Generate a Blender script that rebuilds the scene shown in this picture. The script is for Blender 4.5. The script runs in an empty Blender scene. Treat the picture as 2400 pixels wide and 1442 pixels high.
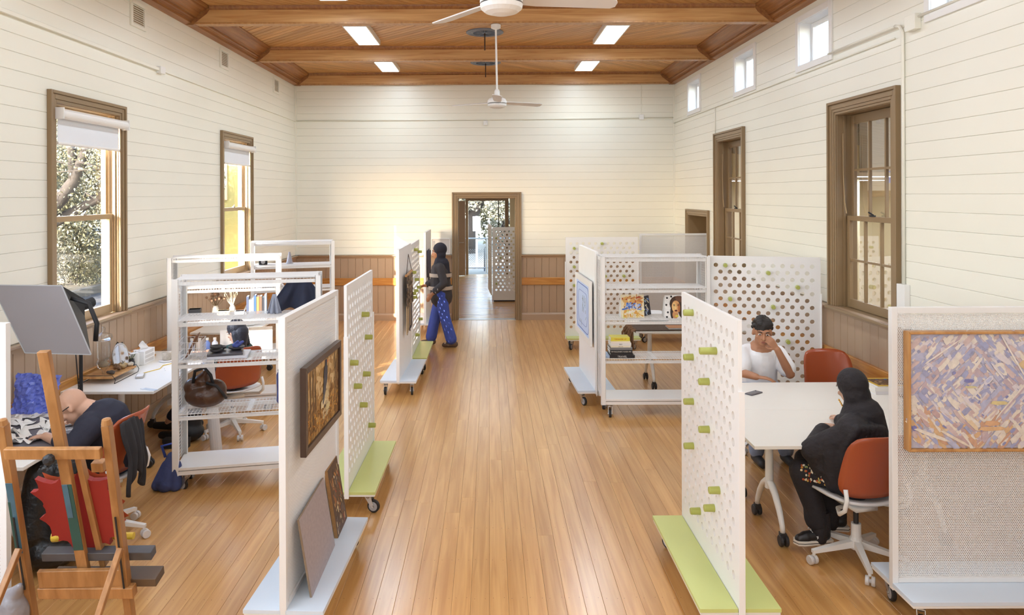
import bpy, math, random
import numpy as np
from mathutils import Vector, Matrix, Euler
random.seed(7)
SC = bpy.context.scene
COL = SC.collection
PI = math.pi

# ---------------------------------------------------------------- camera, sky, sun, exposure
cam = bpy.data.objects.new('camera', bpy.data.cameras.new('camera'))
COL.objects.link(cam)
cam.location = (0, 0, 2.4)
cam.rotation_euler = (PI/2, math.radians(0.23), 0)
cam.data.sensor_width = 36
cam.data.lens = 25.5
cam.data.shift_x = 0.0225
cam.data.shift_y = -0.1108
cam.data.clip_end = 300
SC.camera = cam
SC.view_settings.view_transform = 'Standard'
SC.view_settings.look = 'None'
SC.view_settings.gamma = 1
SC.view_settings.use_curve_mapping = False
SC.view_settings.exposure = 0.06
SC.cycles.max_bounces = 7
SC.cycles.diffuse_bounces = 4
SC.cycles.glossy_bounces = 3
SC.cycles.transmission_bounces = 4
SC.cycles.transparent_max_bounces = 12
SC.cycles.sample_clamp_indirect = 6
SC.cycles.caustics_reflective = False
SC.cycles.caustics_refractive = False

w = bpy.data.worlds.new('sky'); SC.world = w; w.use_nodes = True
sky = w.node_tree.nodes.new('ShaderNodeTexSky')
sky.sky_type = 'NISHITA'; sky.sun_disc = False
sky.sun_elevation = math.radians(24); sky.sun_rotation = math.radians(215)
bg = w.node_tree.nodes['Background']
w.node_tree.links.new(sky.outputs[0], bg.inputs[0])
bg.inputs[1].default_value = 3.4

def lamp(name, kind, energy, loc, target=None, color=(1, 1, 1), size=None, angle=None):
    l = bpy.data.lights.new(name, kind); l.energy = energy; l.color = color
    o = bpy.data.objects.new(name, l); COL.objects.link(o); o.location = loc
    if target is not None:
        o.rotation_euler = (Vector(target)-Vector(loc)).to_track_quat('-Z', 'Y').to_euler()
    if size: l.shape = 'RECTANGLE'; l.size, l.size_y = size
    if angle: l.angle = angle
    return o
XLW = -3.6
SUN = Vector((1.53, 2.2, -1.0)).normalized()
lamp('sun', 'SUN', 28.0, -SUN*40, (0, 0, 0), (1.0, 0.95, 0.87), angle=math.radians(0.6))
lamp('fill_left_rear', 'AREA', 90, (XLW, 2.7, 2.2), (0, 2.9, 1.6), (0.80, 0.93, 1.08), size=(1.9, 1.0))  # added fill lamp, out of view on the left
lamp('fill_left_rear', 'AREA', 85, (XLW, -0.6, 2.2), (0, 0.4, 1.6), (0.80, 0.93, 1.08), size=(1.9, 1.0))  # second added fill on the left, behind the camera
lamp('fill_rear', 'AREA', 85, (0.3, -1.9, 2.9), (0.3, 8, 2.9), (0.84, 0.96, 1.06), size=(5.0, 1.9))  # added fill lamp behind the camera, brightens faces turned this way
def portal(loc, target, size):
    o = lamp('daylight_portal', 'AREA', 1, loc, target, size=size); o.data.cycles.is_portal = True
for y in (6.68, 10.6): portal((-3.86, y, 2.2), (0, y, 2.2), (1.05, 1.95))
for y in (12.5, 10.0, 7.9, 5.4): portal((3.72, y, 4.08), (0, y, 4.08), (0.7, 0.5))

# ---------------------------------------------------------------- helpers
def lin(c): return c/12.92 if c <= 0.04045 else ((c+0.055)/1.055)**2.4
def hx(h):
    h = h.lstrip('#'); return tuple(lin(int(h[i:i+2], 16)/255) for i in (0, 2, 4)) + (1,)
def newmat(name):
    m = bpy.data.materials.new(name); m.use_nodes = True
    return m, m.node_tree, m.node_tree.nodes['Principled BSDF']
def P(name, col, rough=0.5, metal=0.0, var=0.05, sc=5.0, bump=0.0, bsc=60.0, spec=0.5, coat=0.0):
    m, t, b = newmat(name); n = t.nodes; L = t.links
    tc = n.new('ShaderNodeTexCoord'); nz = n.new('ShaderNodeTexNoise'); nz.inputs['Scale'].default_value = sc
    L.new(tc.outputs['Object'], nz.inputs['Vector'])
    mx = n.new('ShaderNodeMix'); mx.data_type = 'RGBA'
    c = hx(col); mx.inputs[6].default_value = tuple(max(0, x*(1-var)) for x in c[:3])+(1,)
    mx.inputs[7].default_value = tuple(min(1, x*(1+var)) for x in c[:3])+(1,)
    L.new(nz.outputs[0], mx.inputs[0]); L.new(mx.outputs[2], b.inputs['Base Color'])
    b.inputs['Roughness'].default_value = rough; b.inputs['Metallic'].default_value = metal
    b.inputs['Specular IOR Level'].default_value = spec; b.inputs['Coat Weight'].default_value = coat
    if bump:
        n2 = n.new('ShaderNodeTexNoise'); n2.inputs['Scale'].default_value = bsc
        bp = n.new('ShaderNodeBump'); bp.inputs['Strength'].default_value = bump; bp.inputs['Distance'].default_value = 0.01
        L.new(tc.outputs['Object'], n2.inputs['Vector']); L.new(n2.outputs[0], bp.inputs['Height']); L.new(bp.outputs[0], b.inputs['Normal'])
    return m
def WOOD(name, c1, c2, stretch, rough=0.4, rnd=0.18, coat=0.0, detail=4.0, rot=0.0):
    m, t, b = newmat(name); n = t.nodes; L = t.links
    tc = n.new('ShaderNodeTexCoord'); oi = n.new('ShaderNodeObjectInfo')
    mp = n.new('ShaderNodeMapping'); mp.inputs['Scale'].default_value = stretch; mp.vector_type = 'TEXTURE' if rot else 'POINT'
    if rot: mp.inputs['Rotation'].default_value = (0, 0, rot); mp.inputs['Scale'].default_value = tuple(1/s for s in stretch)
    ad = n.new('ShaderNodeVectorMath'); ad.operation = 'ADD'
    mu = n.new('ShaderNodeMath'); mu.operation = 'MULTIPLY'; mu.inputs[1].default_value = 37.0
    L.new(oi.outputs['Random'], mu.inputs[0]); L.new(tc.outputs['Object'], mp.inputs['Vector'])
    L.new(mp.outputs[0], ad.inputs[0]); L.new(mu.outputs[0], ad.inputs[1])
    nz = n.new('ShaderNodeTexNoise'); nz.inputs['Scale'].default_value = 1.0; nz.inputs['Detail'].default_value = detail
    nz.inputs['Distortion'].default_value = 0.6
    L.new(ad.outputs[0], nz.inputs['Vector'])
    r = n.new('ShaderNodeValToRGB'); r.color_ramp.elements[0].position = 0.3; r.color_ramp.elements[1].position = 0.72
    r.color_ramp.elements[0].color = hx(c1); r.color_ramp.elements[1].color = hx(c2)
    L.new(nz.outputs[0], r.inputs[0])
    hs = n.new('ShaderNodeHueSaturation')
    mr = n.new('ShaderNodeMapRange'); mr.inputs[3].default_value = 1-rnd; mr.inputs[4].default_value = 1+rnd
    L.new(oi.outputs['Random'], mr.inputs[0]); L.new(mr.outputs[0], hs.inputs['Value']); L.new(r.outputs[0], hs.inputs['Color'])
    L.new(hs.outputs[0], b.inputs['Base Color'])
    b.inputs['Roughness'].default_value = rough; b.inputs['Coat Weight'].default_value = coat; b.inputs['Coat Roughness'].default_value = 0.22
    return m
def GLASS(name, tint=(1, 1, 1, 1), gl=0.06):
    m, t, b = newmat(name); n = t.nodes; L = t.links
    tr = n.new('ShaderNodeBsdfTransparent'); tr.inputs[0].default_value = tint
    g = n.new('ShaderNodeBsdfGlossy'); g.inputs['Roughness'].default_value = 0.02
    lw = n.new('ShaderNodeLayerWeight'); lw.inputs[0].default_value = 0.25
    mr = n.new('ShaderNodeMapRange'); mr.inputs[3].default_value = gl*0.5; mr.inputs[4].default_value = min(1, gl*9)
    mx = n.new('ShaderNodeMixShader')
    L.new(lw.outputs['Fresnel'], mr.inputs[0]); L.new(mr.outputs[0], mx.inputs[0]); L.new(tr.outputs[0], mx.inputs[1]); L.new(g.outputs[0], mx.inputs[2])
    L.new(mx.outputs[0], n['Material Output'].inputs['Surface']); return m
def EMIT(name, col, s):
    m, t, b = newmat(name); b.inputs['Base Color'].default_value = hx(col)
    b.inputs['Emission Color'].default_value = hx(col); b.inputs['Emission Strength'].default_value = s; return m
def VCOL(name, rough=0.6, bump=0.0):
    m, t, b = newmat(name); a = t.nodes.new('ShaderNodeVertexColor'); a.layer_name = 'col'
    nz = t.nodes.new('ShaderNodeTexNoise'); nz.inputs['Scale'].default_value = 45; tc = t.nodes.new('ShaderNodeTexCoord')
    t.links.new(tc.outputs['Object'], nz.inputs['Vector'])
    hs = t.nodes.new('ShaderNodeHueSaturation'); mr = t.nodes.new('ShaderNodeMapRange'); mr.inputs[3].default_value = 0.8; mr.inputs[4].default_value = 1.2
    t.links.new(nz.outputs[0], mr.inputs[0]); t.links.new(mr.outputs[0], hs.inputs['Value']); t.links.new(a.outputs[0], hs.inputs['Color'])
    t.links.new(hs.outputs[0], b.inputs['Base Color']); b.inputs['Roughness'].default_value = rough; return m

class MB:
    def __init__(s): s.v = []; s.f = []; s.c = []
    def add(s, vs, fs, col=None):
        o = len(s.v); s.v += [tuple(x) for x in vs]; s.f += [tuple(i+o for i in f) for f in fs]
        s.c += [col]*len(fs); return s
    def box(s, c, d, R=None, col=None):
        x, y, z = (k/2 for k in d); c = Vector(c)
        vs = [Vector(p) for p in ((-x,-y,-z),(x,-y,-z),(x,y,-z),(-x,y,-z),(-x,-y,z),(x,-y,z),(x,y,z),(-x,y,z))]
        if R is not None: vs = [R @ p for p in vs]
        return s.add([p+c for p in vs], [(0,3,2,1),(4,5,6,7),(0,1,5,4),(1,2,6,5),(2,3,7,6),(3,0,4,7)], col)
    def bb(s, x0, x1, y0, y1, z0, z1): return s.box(((x0+x1)/2,(y0+y1)/2,(z0+z1)/2), (abs(x1-x0),abs(y1-y0),abs(z1-z0)))
    def bar(s, a, b, w, h, up=(0,0,1), col=None):
        a, b = Vector(a), Vector(b); d = (b-a); L = d.length; d.normalize()
        u = Vector(up); sx = d.cross(u)
        if sx.length < 1e-4: sx = d.cross(Vector((0,1,0)))
        sx.normalize(); u = sx.cross(d)
        R = Matrix((sx, d, u)).transposed()
        return s.box((a+b)/2, (w, L, h), R, col)
    def tube(s, pts, r, n=6, cap=True):
        pts = [Vector(p) for p in pts]; rs = r if isinstance(r, (list, tuple)) else [r]*len(pts)
        vs, fs = [], []
        for i, p in enumerate(pts):
            d = (pts[min(i+1, len(pts)-1)]-pts[max(i-1, 0)]).normalized()
            if i == 0: u = d.orthogonal().normalized()
            else: u = (u - d*u.dot(d)).normalized()
            v = d.cross(u)
            vs += [p+(u*math.cos(2*PI*k/n)+v*math.sin(2*PI*k/n))*rs[i] for k in range(n)]
        for i in range(len(pts)-1):
            for k in range(n): fs.append((i*n+k, i*n+(k+1)%n, (i+1)*n+(k+1)%n, (i+1)*n+k))
        if cap: fs += [tuple(range(n-1, -1, -1)), tuple(range((len(pts)-1)*n, len(pts)*n))]
        return s.add(vs, fs)
    def cyl(s, a, b, r, r2=None, n=12): return s.tube([a, b], [r, r if r2 is None else r2], n)
    def lathe(s, prof, n=16, c=(0,0,0), axis=(0,0,1), caps=True):
        c = Vector(c); q = Vector((0,0,1)).rotation_difference(Vector(axis)); vs, fs = [], []
        for r, z in prof: vs += [c+q @ Vector((r*math.cos(2*PI*k/n), r*math.sin(2*PI*k/n), z)) for k in range(n)]
        for i in range(len(prof)-1):
            for k in range(n): fs.append((i*n+k, i*n+(k+1)%n, (i+1)*n+(k+1)%n, (i+1)*n+k))
        if caps: fs += [tuple(range(n-1, -1, -1)), tuple(range((len(prof)-1)*n, len(prof)*n))]
        return s.add(vs, fs)
    def ell(s, c, r, n=12, m=8, R=None):
        c = Vector(c); vs, fs = [], []
        for i in range(m+1):
            t = PI*i/m
            for k in range(n):
                p = Vector((r[0]*math.sin(t)*math.cos(2*PI*k/n), r[1]*math.sin(t)*math.sin(2*PI*k/n), r[2]*math.cos(t)))
                vs.append(c+(R @ p if R is not None else p))
        for i in range(m):
            for k in range(n): fs.append((i*n+k, (i+1)*n+k, (i+1)*n+(k+1)%n, i*n+(k+1)%n))
        return s.add(vs, fs)
    def caps(s, a, b, r0, r1, n=12):
        a, b = Vector(a), Vector(b); d = (b-a); L = d.length; d = d.normalized() if L > 1e-6 else Vector((0,0,1))
        prof = [(max(1e-4, r0*math.cos(t)), r0*math.sin(t)) for t in (-PI/2+0.02, -1.0, -0.5, 0)]
        prof += [(max(1e-4, r1*math.cos(t)), L+r1*math.sin(t)) for t in (0, 0.5, 1.0, PI/2-0.02)]
        return s.lathe(prof, n, a, d)
    def prism(s, poly, h, O=(0,0,0), ex=(1,0,0), ey=(0,1,0), col=None):
        O, ex, ey = Vector(O), Vector(ex), Vector(ey); ez = ex.cross(ey).normalized(); n = len(poly)
        vs = [O+ex*x+ey*y for x, y in poly]; vs += [v+ez*h for v in vs]
        fs = [tuple(range(n-1, -1, -1)), tuple(range(n, 2*n))]+[(i, (i+1)%n, n+(i+1)%n, n+i) for i in range(n)]
        return s.add(vs, fs, col)
    def extr(s, poly, a, b, ex, ey):
        """profile poly (in ex, ey) swept straight from a to b"""
        a, b, ex, ey = map(Vector, (a, b, ex, ey)); n = len(poly)
        vs = [a+ex*x+ey*y for x, y in poly]+[b+ex*x+ey*y for x, y in poly]
        return s.add(vs, [tuple(range(n-1,-1,-1)), tuple(range(n,2*n))]+[(i,(i+1)%n,n+(i+1)%n,n+i) for i in range(n)])
    def sheet(s, fn, nu, nv, col=None):
        vs = [fn(i/nu, j/nv) for j in range(nv+1) for i in range(nu+1)]; W = nu+1
        return s.add(vs, [(j*W+i, j*W+i+1, (j+1)*W+i+1, (j+1)*W+i) for j in range(nv) for i in range(nu)], col)
    def mesh(s, name, mat, smooth=False):
        me = bpy.data.meshes.new(name); me.from_pydata(s.v, [], s.f); me.update()
        if mat: me.materials.append(mat)
        if any(c is not None for c in s.c):
            ca = me.color_attributes.new('col', 'FLOAT_COLOR', 'CORNER')
            for p, c in zip(me.polygons, s.c):
                for li in p.loop_indices: ca.data[li].color = c or (1,1,1,1)
        if smooth: me.polygons.foreach_set('use_smooth', [True]*len(me.polygons))
        return me
    def build(s, name, mat, parent=None, smooth=False, bevel=0, loc=None, thick=0, sub=0):
        o = bpy.data.objects.new(name, s.mesh(name, mat, smooth)); COL.objects.link(o)
        if parent is not None: o.parent = parent
        if loc is not None: o.location = loc
        if thick:
            m = o.modifiers.new('t', 'SOLIDIFY'); m.thickness = thick; m.offset = 0
        if sub:
            m = o.modifiers.new('s', 'SUBSURF'); m.levels = m.render_levels = sub
        if bevel:
            m = o.modifiers.new('b', 'BEVEL'); m.width = bevel; m.segments = 2; m.limit_method = 'ANGLE'; m.angle_limit = math.radians(40)
            if not smooth: o.data.polygons.foreach_set('use_smooth', [True]*len(o.data.polygons)); m.harden_normals = True
        return o
def thing(name, label, cat, loc=(0,0,0), rz=0, group=None):
    o = bpy.data.objects.new(name, None); COL.objects.link(o); o.empty_display_size = 0.1
    o.location = loc; o.rotation_euler = (0, 0, rz); o['label'] = label; o['category'] = cat
    if group: o['group'] = group
    return o
def tag(o, label, cat, group=None):
    o['label'] = label; o['category'] = cat
    if group: o['group'] = group
    return o
def struct(o, kind='structure'): o['kind'] = kind; return o
def inst(name, me, parent, loc=(0,0,0), rot=None):
    o = bpy.data.objects.new(name, me); COL.objects.link(o); o.parent = parent; o.location = loc
    if rot: o.rotation_euler = rot
    return o
def dup(root, loc, rz, label=None, group=None):
    def cp(o, par):
        c = o.copy(); COL.objects.link(c)
        if par is not None: c.parent = par
        for ch in o.children: cp(ch, c)
        return c
    r = cp(root, None); r.location = loc; r.rotation_euler = (0, 0, rz)
    if label: r['label'] = label
    if group: r['group'] = group
    return r
def text(name, body, size, loc, rot, mat, parent, ext=0.0005):
    cu = bpy.data.curves.new(name, 'FONT'); cu.body = body; cu.size = size; cu.extrude = ext
    cu.align_x = 'CENTER'; cu.align_y = 'CENTER'; cu.resolution_u = 2; cu.materials.append(mat)
    o = bpy.data.objects.new(name, cu); COL.objects.link(o); o.location = loc; o.rotation_euler = rot
    dg = bpy.context.evaluated_depsgraph_get(); me = bpy.data.meshes.new_from_object(o.evaluated_get(dg)); me.name = name
    if not me.materials: me.materials.append(mat)
    q = bpy.data.objects.new(name, me); COL.objects.link(q); q.location = loc; q.rotation_euler = rot
    bpy.data.objects.remove(o); bpy.data.curves.remove(cu); q.name = name
    if parent is not None: q.parent = parent
    return q
def RZ(a): return Matrix.Rotation(a, 3, 'Z')
def blob(name, prims, mat, parent=None, voxel=0.008, smooth=6, fac=0.5):
    """one continuous surface grown from overlapping tapered limbs"""
    mb = MB()
    for p in prims:
        if p[0] == 'c': mb.caps(p[1], p[2], p[3], p[4], 14)
        else: mb.ell(p[1], p[2], 16, 12, p[3] if len(p) > 3 else None)
    o = mb.build(name, mat)
    m = o.modifiers.new('r', 'REMESH'); m.mode = 'VOXEL'; m.voxel_size = voxel
    if smooth:
        m = o.modifiers.new('s', 'SMOOTH'); m.iterations = smooth; m.factor = fac
    dg = bpy.context.evaluated_depsgraph_get()
    me = bpy.data.meshes.new_from_object(o.evaluated_get(dg)); o.modifiers.clear(); old = o.data; o.data = me
    bpy.data.meshes.remove(old)
    me.name = name; me.polygons.foreach_set('use_smooth', [True]*len(me.polygons))
    if not me.materials: me.materials.append(mat)
    if parent is not None: o.parent = parent
    return o

# ---------------------------------------------------------------- materials
M = dict(
    wall=P('cream_wall_paint', '#EFEBDD', 0.35, var=0.03, sc=1.5),
    dado=P('taupe_dado_paint', '#A98E74', 0.3, var=0.07, sc=2.5),
    trim=P('brown_trim_paint', '#8C7353', 0.35, var=0.06, sc=4),
    trimlight=P('tan_sash_paint', '#A88D68', 0.35, var=0.06, sc=4),
    floor=WOOD('golden_floor_timber', '#BE884A', '#DBA868', (26, 1.1, 26), 0.30, 0.09, coat=1.0),
    lobby=WOOD('lobby_floor_timber', '#A8723A', '#C8975A', (1.1, 26, 26), 0.25, 0.1, coat=0.25),
    ceil=WOOD('stained_ceiling_timber', '#B47C44', '#DCAA6A', (1.5, 24, 24), 0.42, 0.13, rot=PI/4),
    ceil2=WOOD('stained_ceiling_timber_other_way', '#B47C44', '#DCAA6A', (1.5, 24, 24), 0.42, 0.13, rot=-PI/4),
    dusk=P('dark_roof_void', '#3A2818', 0.8),
    beam=WOOD('oiled_beam_timber', '#C48E56', '#E2B67C', (1.4, 26, 26), 0.42, 0.06),
    cornice=WOOD('dark_cornice_timber', '#8A5630', '#AC7642', (26, 1.4, 26), 0.4, 0.1),
    rail=WOOD('orange_rail_timber', '#A9682A', '#CF954C', (3, 3, 40), 0.3, 0.15),
    white=P('white_powder_coat', '#EDEAE6', 0.4, var=0.02),
    offwhite=P('warm_white_board', '#F0EEEC', 0.45, var=0.02),
    perf=P('perforated_white_metal', '#E5E3E1', 0.4, var=0.02),
    blue=P('pale_blue_laminate', '#D3DEEA', 0.4, var=0.02),
    lime=P('lime_laminate', '#CBD184', 0.4, var=0.03),
    peg=P('lime_peg_paint', '#ABAF58', 0.35, var=0.04),
    steel=P('brushed_steel', '#B8B4AE', 0.3, 0.9, 0.08, 30),
    tyre=P('black_rubber', '#22201F', 0.6, var=0.1),
    hub=P('grey_hub', '#A7A6A8', 0.45, var=0.05),
    black=P('matte_black', '#1B1A1C', 0.6, var=0.15),
    dark=P('charcoal_plastic', '#2E2C2D', 0.5, var=0.1),
    orange=P('terracotta_plastic', '#A9512F', 0.25, var=0.05, sc=3),
    seat=P('light_grey_seat_shell', '#DAD6D4', 0.4, var=0.03),
    mesh=P('white_wire_mesh', '#E6E3E1', 0.45, var=0.03),
    glass=GLASS('window_glass'), clear=GLASS('clear_glass', (0.95, 0.97, 0.98, 1), 0.05),
    skinlight=P('fair_skin', '#D3A68C', 0.5, var=0.08, sc=14), skintan=P('tan_skin', '#B07C5C', 0.5, var=0.08, sc=14),
    hair=P('black_hair', '#1E1714', 0.45, var=0.4, sc=90, bump=0.5, bsc=140),
    tee=P('white_cotton', '#ECEBEC', 0.85, var=0.04, sc=9, bump=0.6, bsc=16),
    cape=P('black_cloth', '#262124', 0.75, var=0.3, sc=16, bump=0.9, bsc=26),
    navy=P('navy_cloth', '#2A2B3A', 0.85, var=0.2, sc=14, bump=0.5, bsc=18),
    denim=P('bright_blue_denim', '#3D4FA0', 0.8, var=0.2, sc=10, bump=0.4, bsc=20),
    eye=P('eye_white', '#EDE8E2', 0.2), iris=P('dark_iris', '#2A1A12', 0.2), lip=P('lips', '#A2604F', 0.45),
    paper=P('white_paper', '#F1EEEA', 0.7, var=0.02), gold=P('gold_metal', '#D8A544', 0.25, 0.9),
    easel=WOOD('honey_easel_timber', '#8E6034', '#B48250', (22, 22, 1.6), 0.4, 0.08),
    oak=WOOD('oak_frame_timber', '#A87440', '#CB9A60', (20, 20, 3), 0.4, 0.1),
)
# ---------------------------------------------------------------- room shell
XL, XR, YB, YF, ZC = -3.685, 3.54, 13.83, -2.0, 4.70
def cut(lo, hi, holes):
    segs = [(lo, hi)]
    for a, b in holes:
        out = []
        for s0, s1 in segs:
            if b <= s0 or a >= s1: out.append((s0, s1)); continue
            if a > s0: out.append((s0, a))
            if b < s1: out.append((b, s1))
        segs = out
    return [s for s in segs if s[1]-s[0] > 0.012]
def board(parent, name, a, b, wdir, ndir, W, T, mat, ch=0.0032):
    """one lining board running a -> b, its width along wdir, its face proud along ndir, both long edges chamfered"""
    g = 0.0006
    prof = [(g, 0), (g, T-ch), (g+ch, T), (W-g-ch, T), (W-g, T-ch), (W-g, 0)]
    return MB().extr(prof, a, b, wdir, ndir).build(name, mat, parent)
# openings (y0, y1, z0, z1) on the side walls; (x0, x1, z0, z1) on the back wall
openL = [(6.15, 7.21, 1.24, 3.19), (10.05, 11.14, 1.24, 3.19)]
openR = [(6.36, 7.37, 1.24, 3.19), (10.14, 11.17, 1.24, 3.19), (11.74, 12.85, 0.0, 2.02)]
cler = [(12.15, 12.82, 3.84, 4.33), (9.66, 10.38, 3.84, 4.33), (7.52, 8.26, 3.84, 4.33), (5.1, 5.8, 3.84, 4.33)]
openB = [(-0.594, 0.504, 0.0, 2.325)]
def backing(name, holes, lo, hi, place):
    """wall core with its openings left out: vertical strips between the opening edges"""
    mb = MB(); cuts = sorted({lo, hi, *[h[0] for h in holes], *[h[1] for h in holes]})
    for a, b in zip(cuts[:-1], cuts[1:]):
        for z0, z1 in cut(-0.03, ZC, [(h[2], h[3]) for h in holes if h[0] < b-1e-6 and h[1] > a+1e-6]): place(mb, a, b, z0, z1)
    return struct(mb.build(name, M['wall']))
wallL = backing('wall_left', openL, YF, YB+0.14, lambda m, a, b, z0, z1: m.bb(XL-0.14, XL-0.018, a, b, z0, z1))
wallR = backing('wall_right', openR+cler, YF, YB+0.14, lambda m, a, b, z0, z1: m.bb(XR+0.018, XR+0.14, a, b, z0, z1))
wallB = backing('wall_back', openB, XL-0.018, XR+0.018, lambda m, a, b, z0, z1: m.bb(a, b, YB+0.018, YB+0.14, z0, z1))
wallF = struct(MB().bb(XL-0.14, XR+0.14, YF-0.12, YF, 0, ZC).build('wall_front', M['wall']))
CW = 0.142
def courses():
    z = 1.25; out = []
    while z < 4.52: out.append((z, min(z+CW, 4.53))); z += CW
    return out
def clad(parent, side, fx, n, holes, lo, hi):
    for z0, z1 in courses():
        hs = [(h[0]-0.03, h[1]+0.03) for h in holes if h[2]-0.03 < z1-0.01 and h[3]+0.03 > z0+0.01]
        for a, b in cut(lo, hi, hs):
            if side == 'y': board(parent, 'lining_board', (fx, a, z0), (fx, b, z0), (0,0,1), n, z1-z0, 0.018, M['wall'])
            else: board(parent, 'lining_board', (a, fx, z0), (b, fx, z0), (0,0,1), n, z1-z0, 0.018, M['wall'])
clad(wallL, 'y', XL-0.018, (1,0,0), openL, 4.6, YB)
clad(wallR, 'y', XR+0.018, (-1,0,0), openR+cler, 4.6, YB)
clad(wallB, 'x', YB+0.018, (0,-1,0), openB, XL, XR)
for wl, x in ((wallL, XL), (wallR, XR)):   # the part behind the camera keeps a plain lining
    hs = [h for h in openL] if x < 0 else [h for h in cler]
    mb = MB()
    for z0, z1 in courses():
        for a, b in cut(YF, 4.6, [(h[0], h[1]) for h in hs if h[2] < z1 and h[3] > z0]):
            mb.bb(x-0.018 if x < 0 else x, x if x < 0 else x+0.018, a, b, z0+0.002, z1-0.002)
    o = mb.build('rear_lining', M['wall'], wl)
DW = 0.142
def wains(parent, side, fx, n, lo, hi, holes):
    p = lo
    while p < hi-0.02:
        q = min(p+DW, hi)
        if not any(h[0]-0.02 < (p+q)/2 < h[1]+0.02 for h in holes):
            if side == 'y': board(parent, 'dado_board', (fx, p, 0.02), (fx, p, 1.19), (0,1,0), n, q-p, 0.024, M['dado'], 0.006)
            else: board(parent, 'dado_board', (p, fx, 0.02), (p, fx, 1.19), (1,0,0), n, q-p, 0.024, M['dado'], 0.006)
        p = q
wains(wallL, 'y', XL-0.016, (1,0,0), 4.6, YB, [])
wains(wallR, 'y', XR+0.016, (-1,0,0), 4.6, YB, [(11.64, 12.95)])
wains(wallB, 'x', YB+0.016, (0,-1,0), XL, XR, [(-0.70, 0.61)])
for wl, x in ((wallL, XL-0.016), (wallR, XR-0.008)): MB().bb(x, x+0.024, YF, 4.6, 0.02, 1.19).build('rear_dado', M['dado'], wl)
# dado cap, timber rail, baseboard per wall
capp = [(0, 0), (0.012, 0), (0.02, 0.02), (0.03, 0.035), (0.055, 0.045), (0.06, 0.065), (0.0, 0.065)]
basep = [(0, 0), (0.028, 0), (0.028, 0.105), (0.02, 0.125), (0.01, 0.135), (0, 0.135)]
railp = [(0, 0), (0.026, 0), (0.03, 0.006), (0.03, 0.134), (0.026, 0.14), (0, 0.14)]
def run(name, prof, z, mat, segs, kind='structure'):
    for s in segs:
        a, b, n = s; o = MB().extr(prof, (a[0], a[1], z), (b[0], b[1], z), n, (0,0,1)).build(name, mat)
        if kind: o['kind'] = kind
sL = [((XL, YF), (XL, YB), (1,0,0))]
sR = [((XR, YF), (XR, 11.62), (-1,0,0)), ((XR, 12.97), (XR, YB), (-1,0,0))]
sB = [((XL, YB), (-0.715, YB), (0,-1,0)), ((0.615, YB), (XR, YB), (0,-1,0))]
run('trim_1', capp, 1.18, M['dado'], sL+sR+sB)
run('trim_2', railp, 0.67, M['rail'], [((XL+0.008, YF), (XL+0.008, YB), (1,0,0))]+[((XR-0.008, a[1]), (XR-0.008, b[1]), n) for a, b, n in sR]+[((a[0], YB-0.008), (b[0], YB-0.008), n) for a, b, n in sB])
run('baseboard_left', basep, 0, M['dado'], [((XL+0.008, YF), (XL+0.008, YB), (1,0,0))])
run('baseboard_right', basep, 0, M['dado'], [((XR-0.008, a[1]), (XR-0.008, b[1]), n) for a, b, n in sR])
run('baseboard_back', basep, 0, M['dado'], [((a[0], YB-0.008), (b[0], YB-0.008), n) for a, b, n in sB])
# corner beads where the linings meet
for x, nx in ((XL, 1), (XR, -1)): struct(MB().bb(x, x+nx*0.022, YB-0.022, YB, 1.245, 4.5).build('trim_3', M['wall']))

# floor: every board its own piece in front of the camera
floor = struct(MB().bb(XL-0.14, XR+0.14, YF, YB+0.14, -0.06, -0.02).build('floor', M['floor']))
FW = 0.1115; x = XL; rf = random.Random(11)
near = MB()
while x < XR-0.01:
    x1 = min(x+FW, XR); y = 3.1 - rf.random()*0.4
    near.bb(x+0.0008, x1-0.0008, YF, y, -0.02, 0)
    while y < YB+0.05:
        y1 = y + rf.uniform(2.2, 4.8)
        if y1 > YB-0.8: y1 = YB+0.07
        g, t = 0.0004, 0.0014
        MB().extr([(g,-0.02), (g,-t), (g+t,0), (x1-x-g-t,0), (x1-x-g,-t), (x1-x-g,-0.02)], (x, y+g, 0), (x, y1-g, 0), (1,0,0), (0,0,1)).build('floor_board', M['floor'], floor)
        y = y1
    x = x1
near.build('rear_floor_boards', M['floor'], floor)
nl = MB(); y = 3.4
while y < YB-0.1:
    x = XL
    while x < XR-0.06:
        for o in (0.022, FW-0.022):
            q = 0.0026; cx, cy = x+o+rf.uniform(-.004,.004), y+rf.uniform(-.008,.008); nl.add([(cx+q*math.cos(k*PI/3), cy+q*math.sin(k*PI/3), 0.0004) for k in range(6)], [tuple(range(6))])
        x += FW
    y += 0.452
struct(nl.build('nail_heads', P('nail_dark', '#5A3A22', 0.6), floor), 'stuff')

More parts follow.
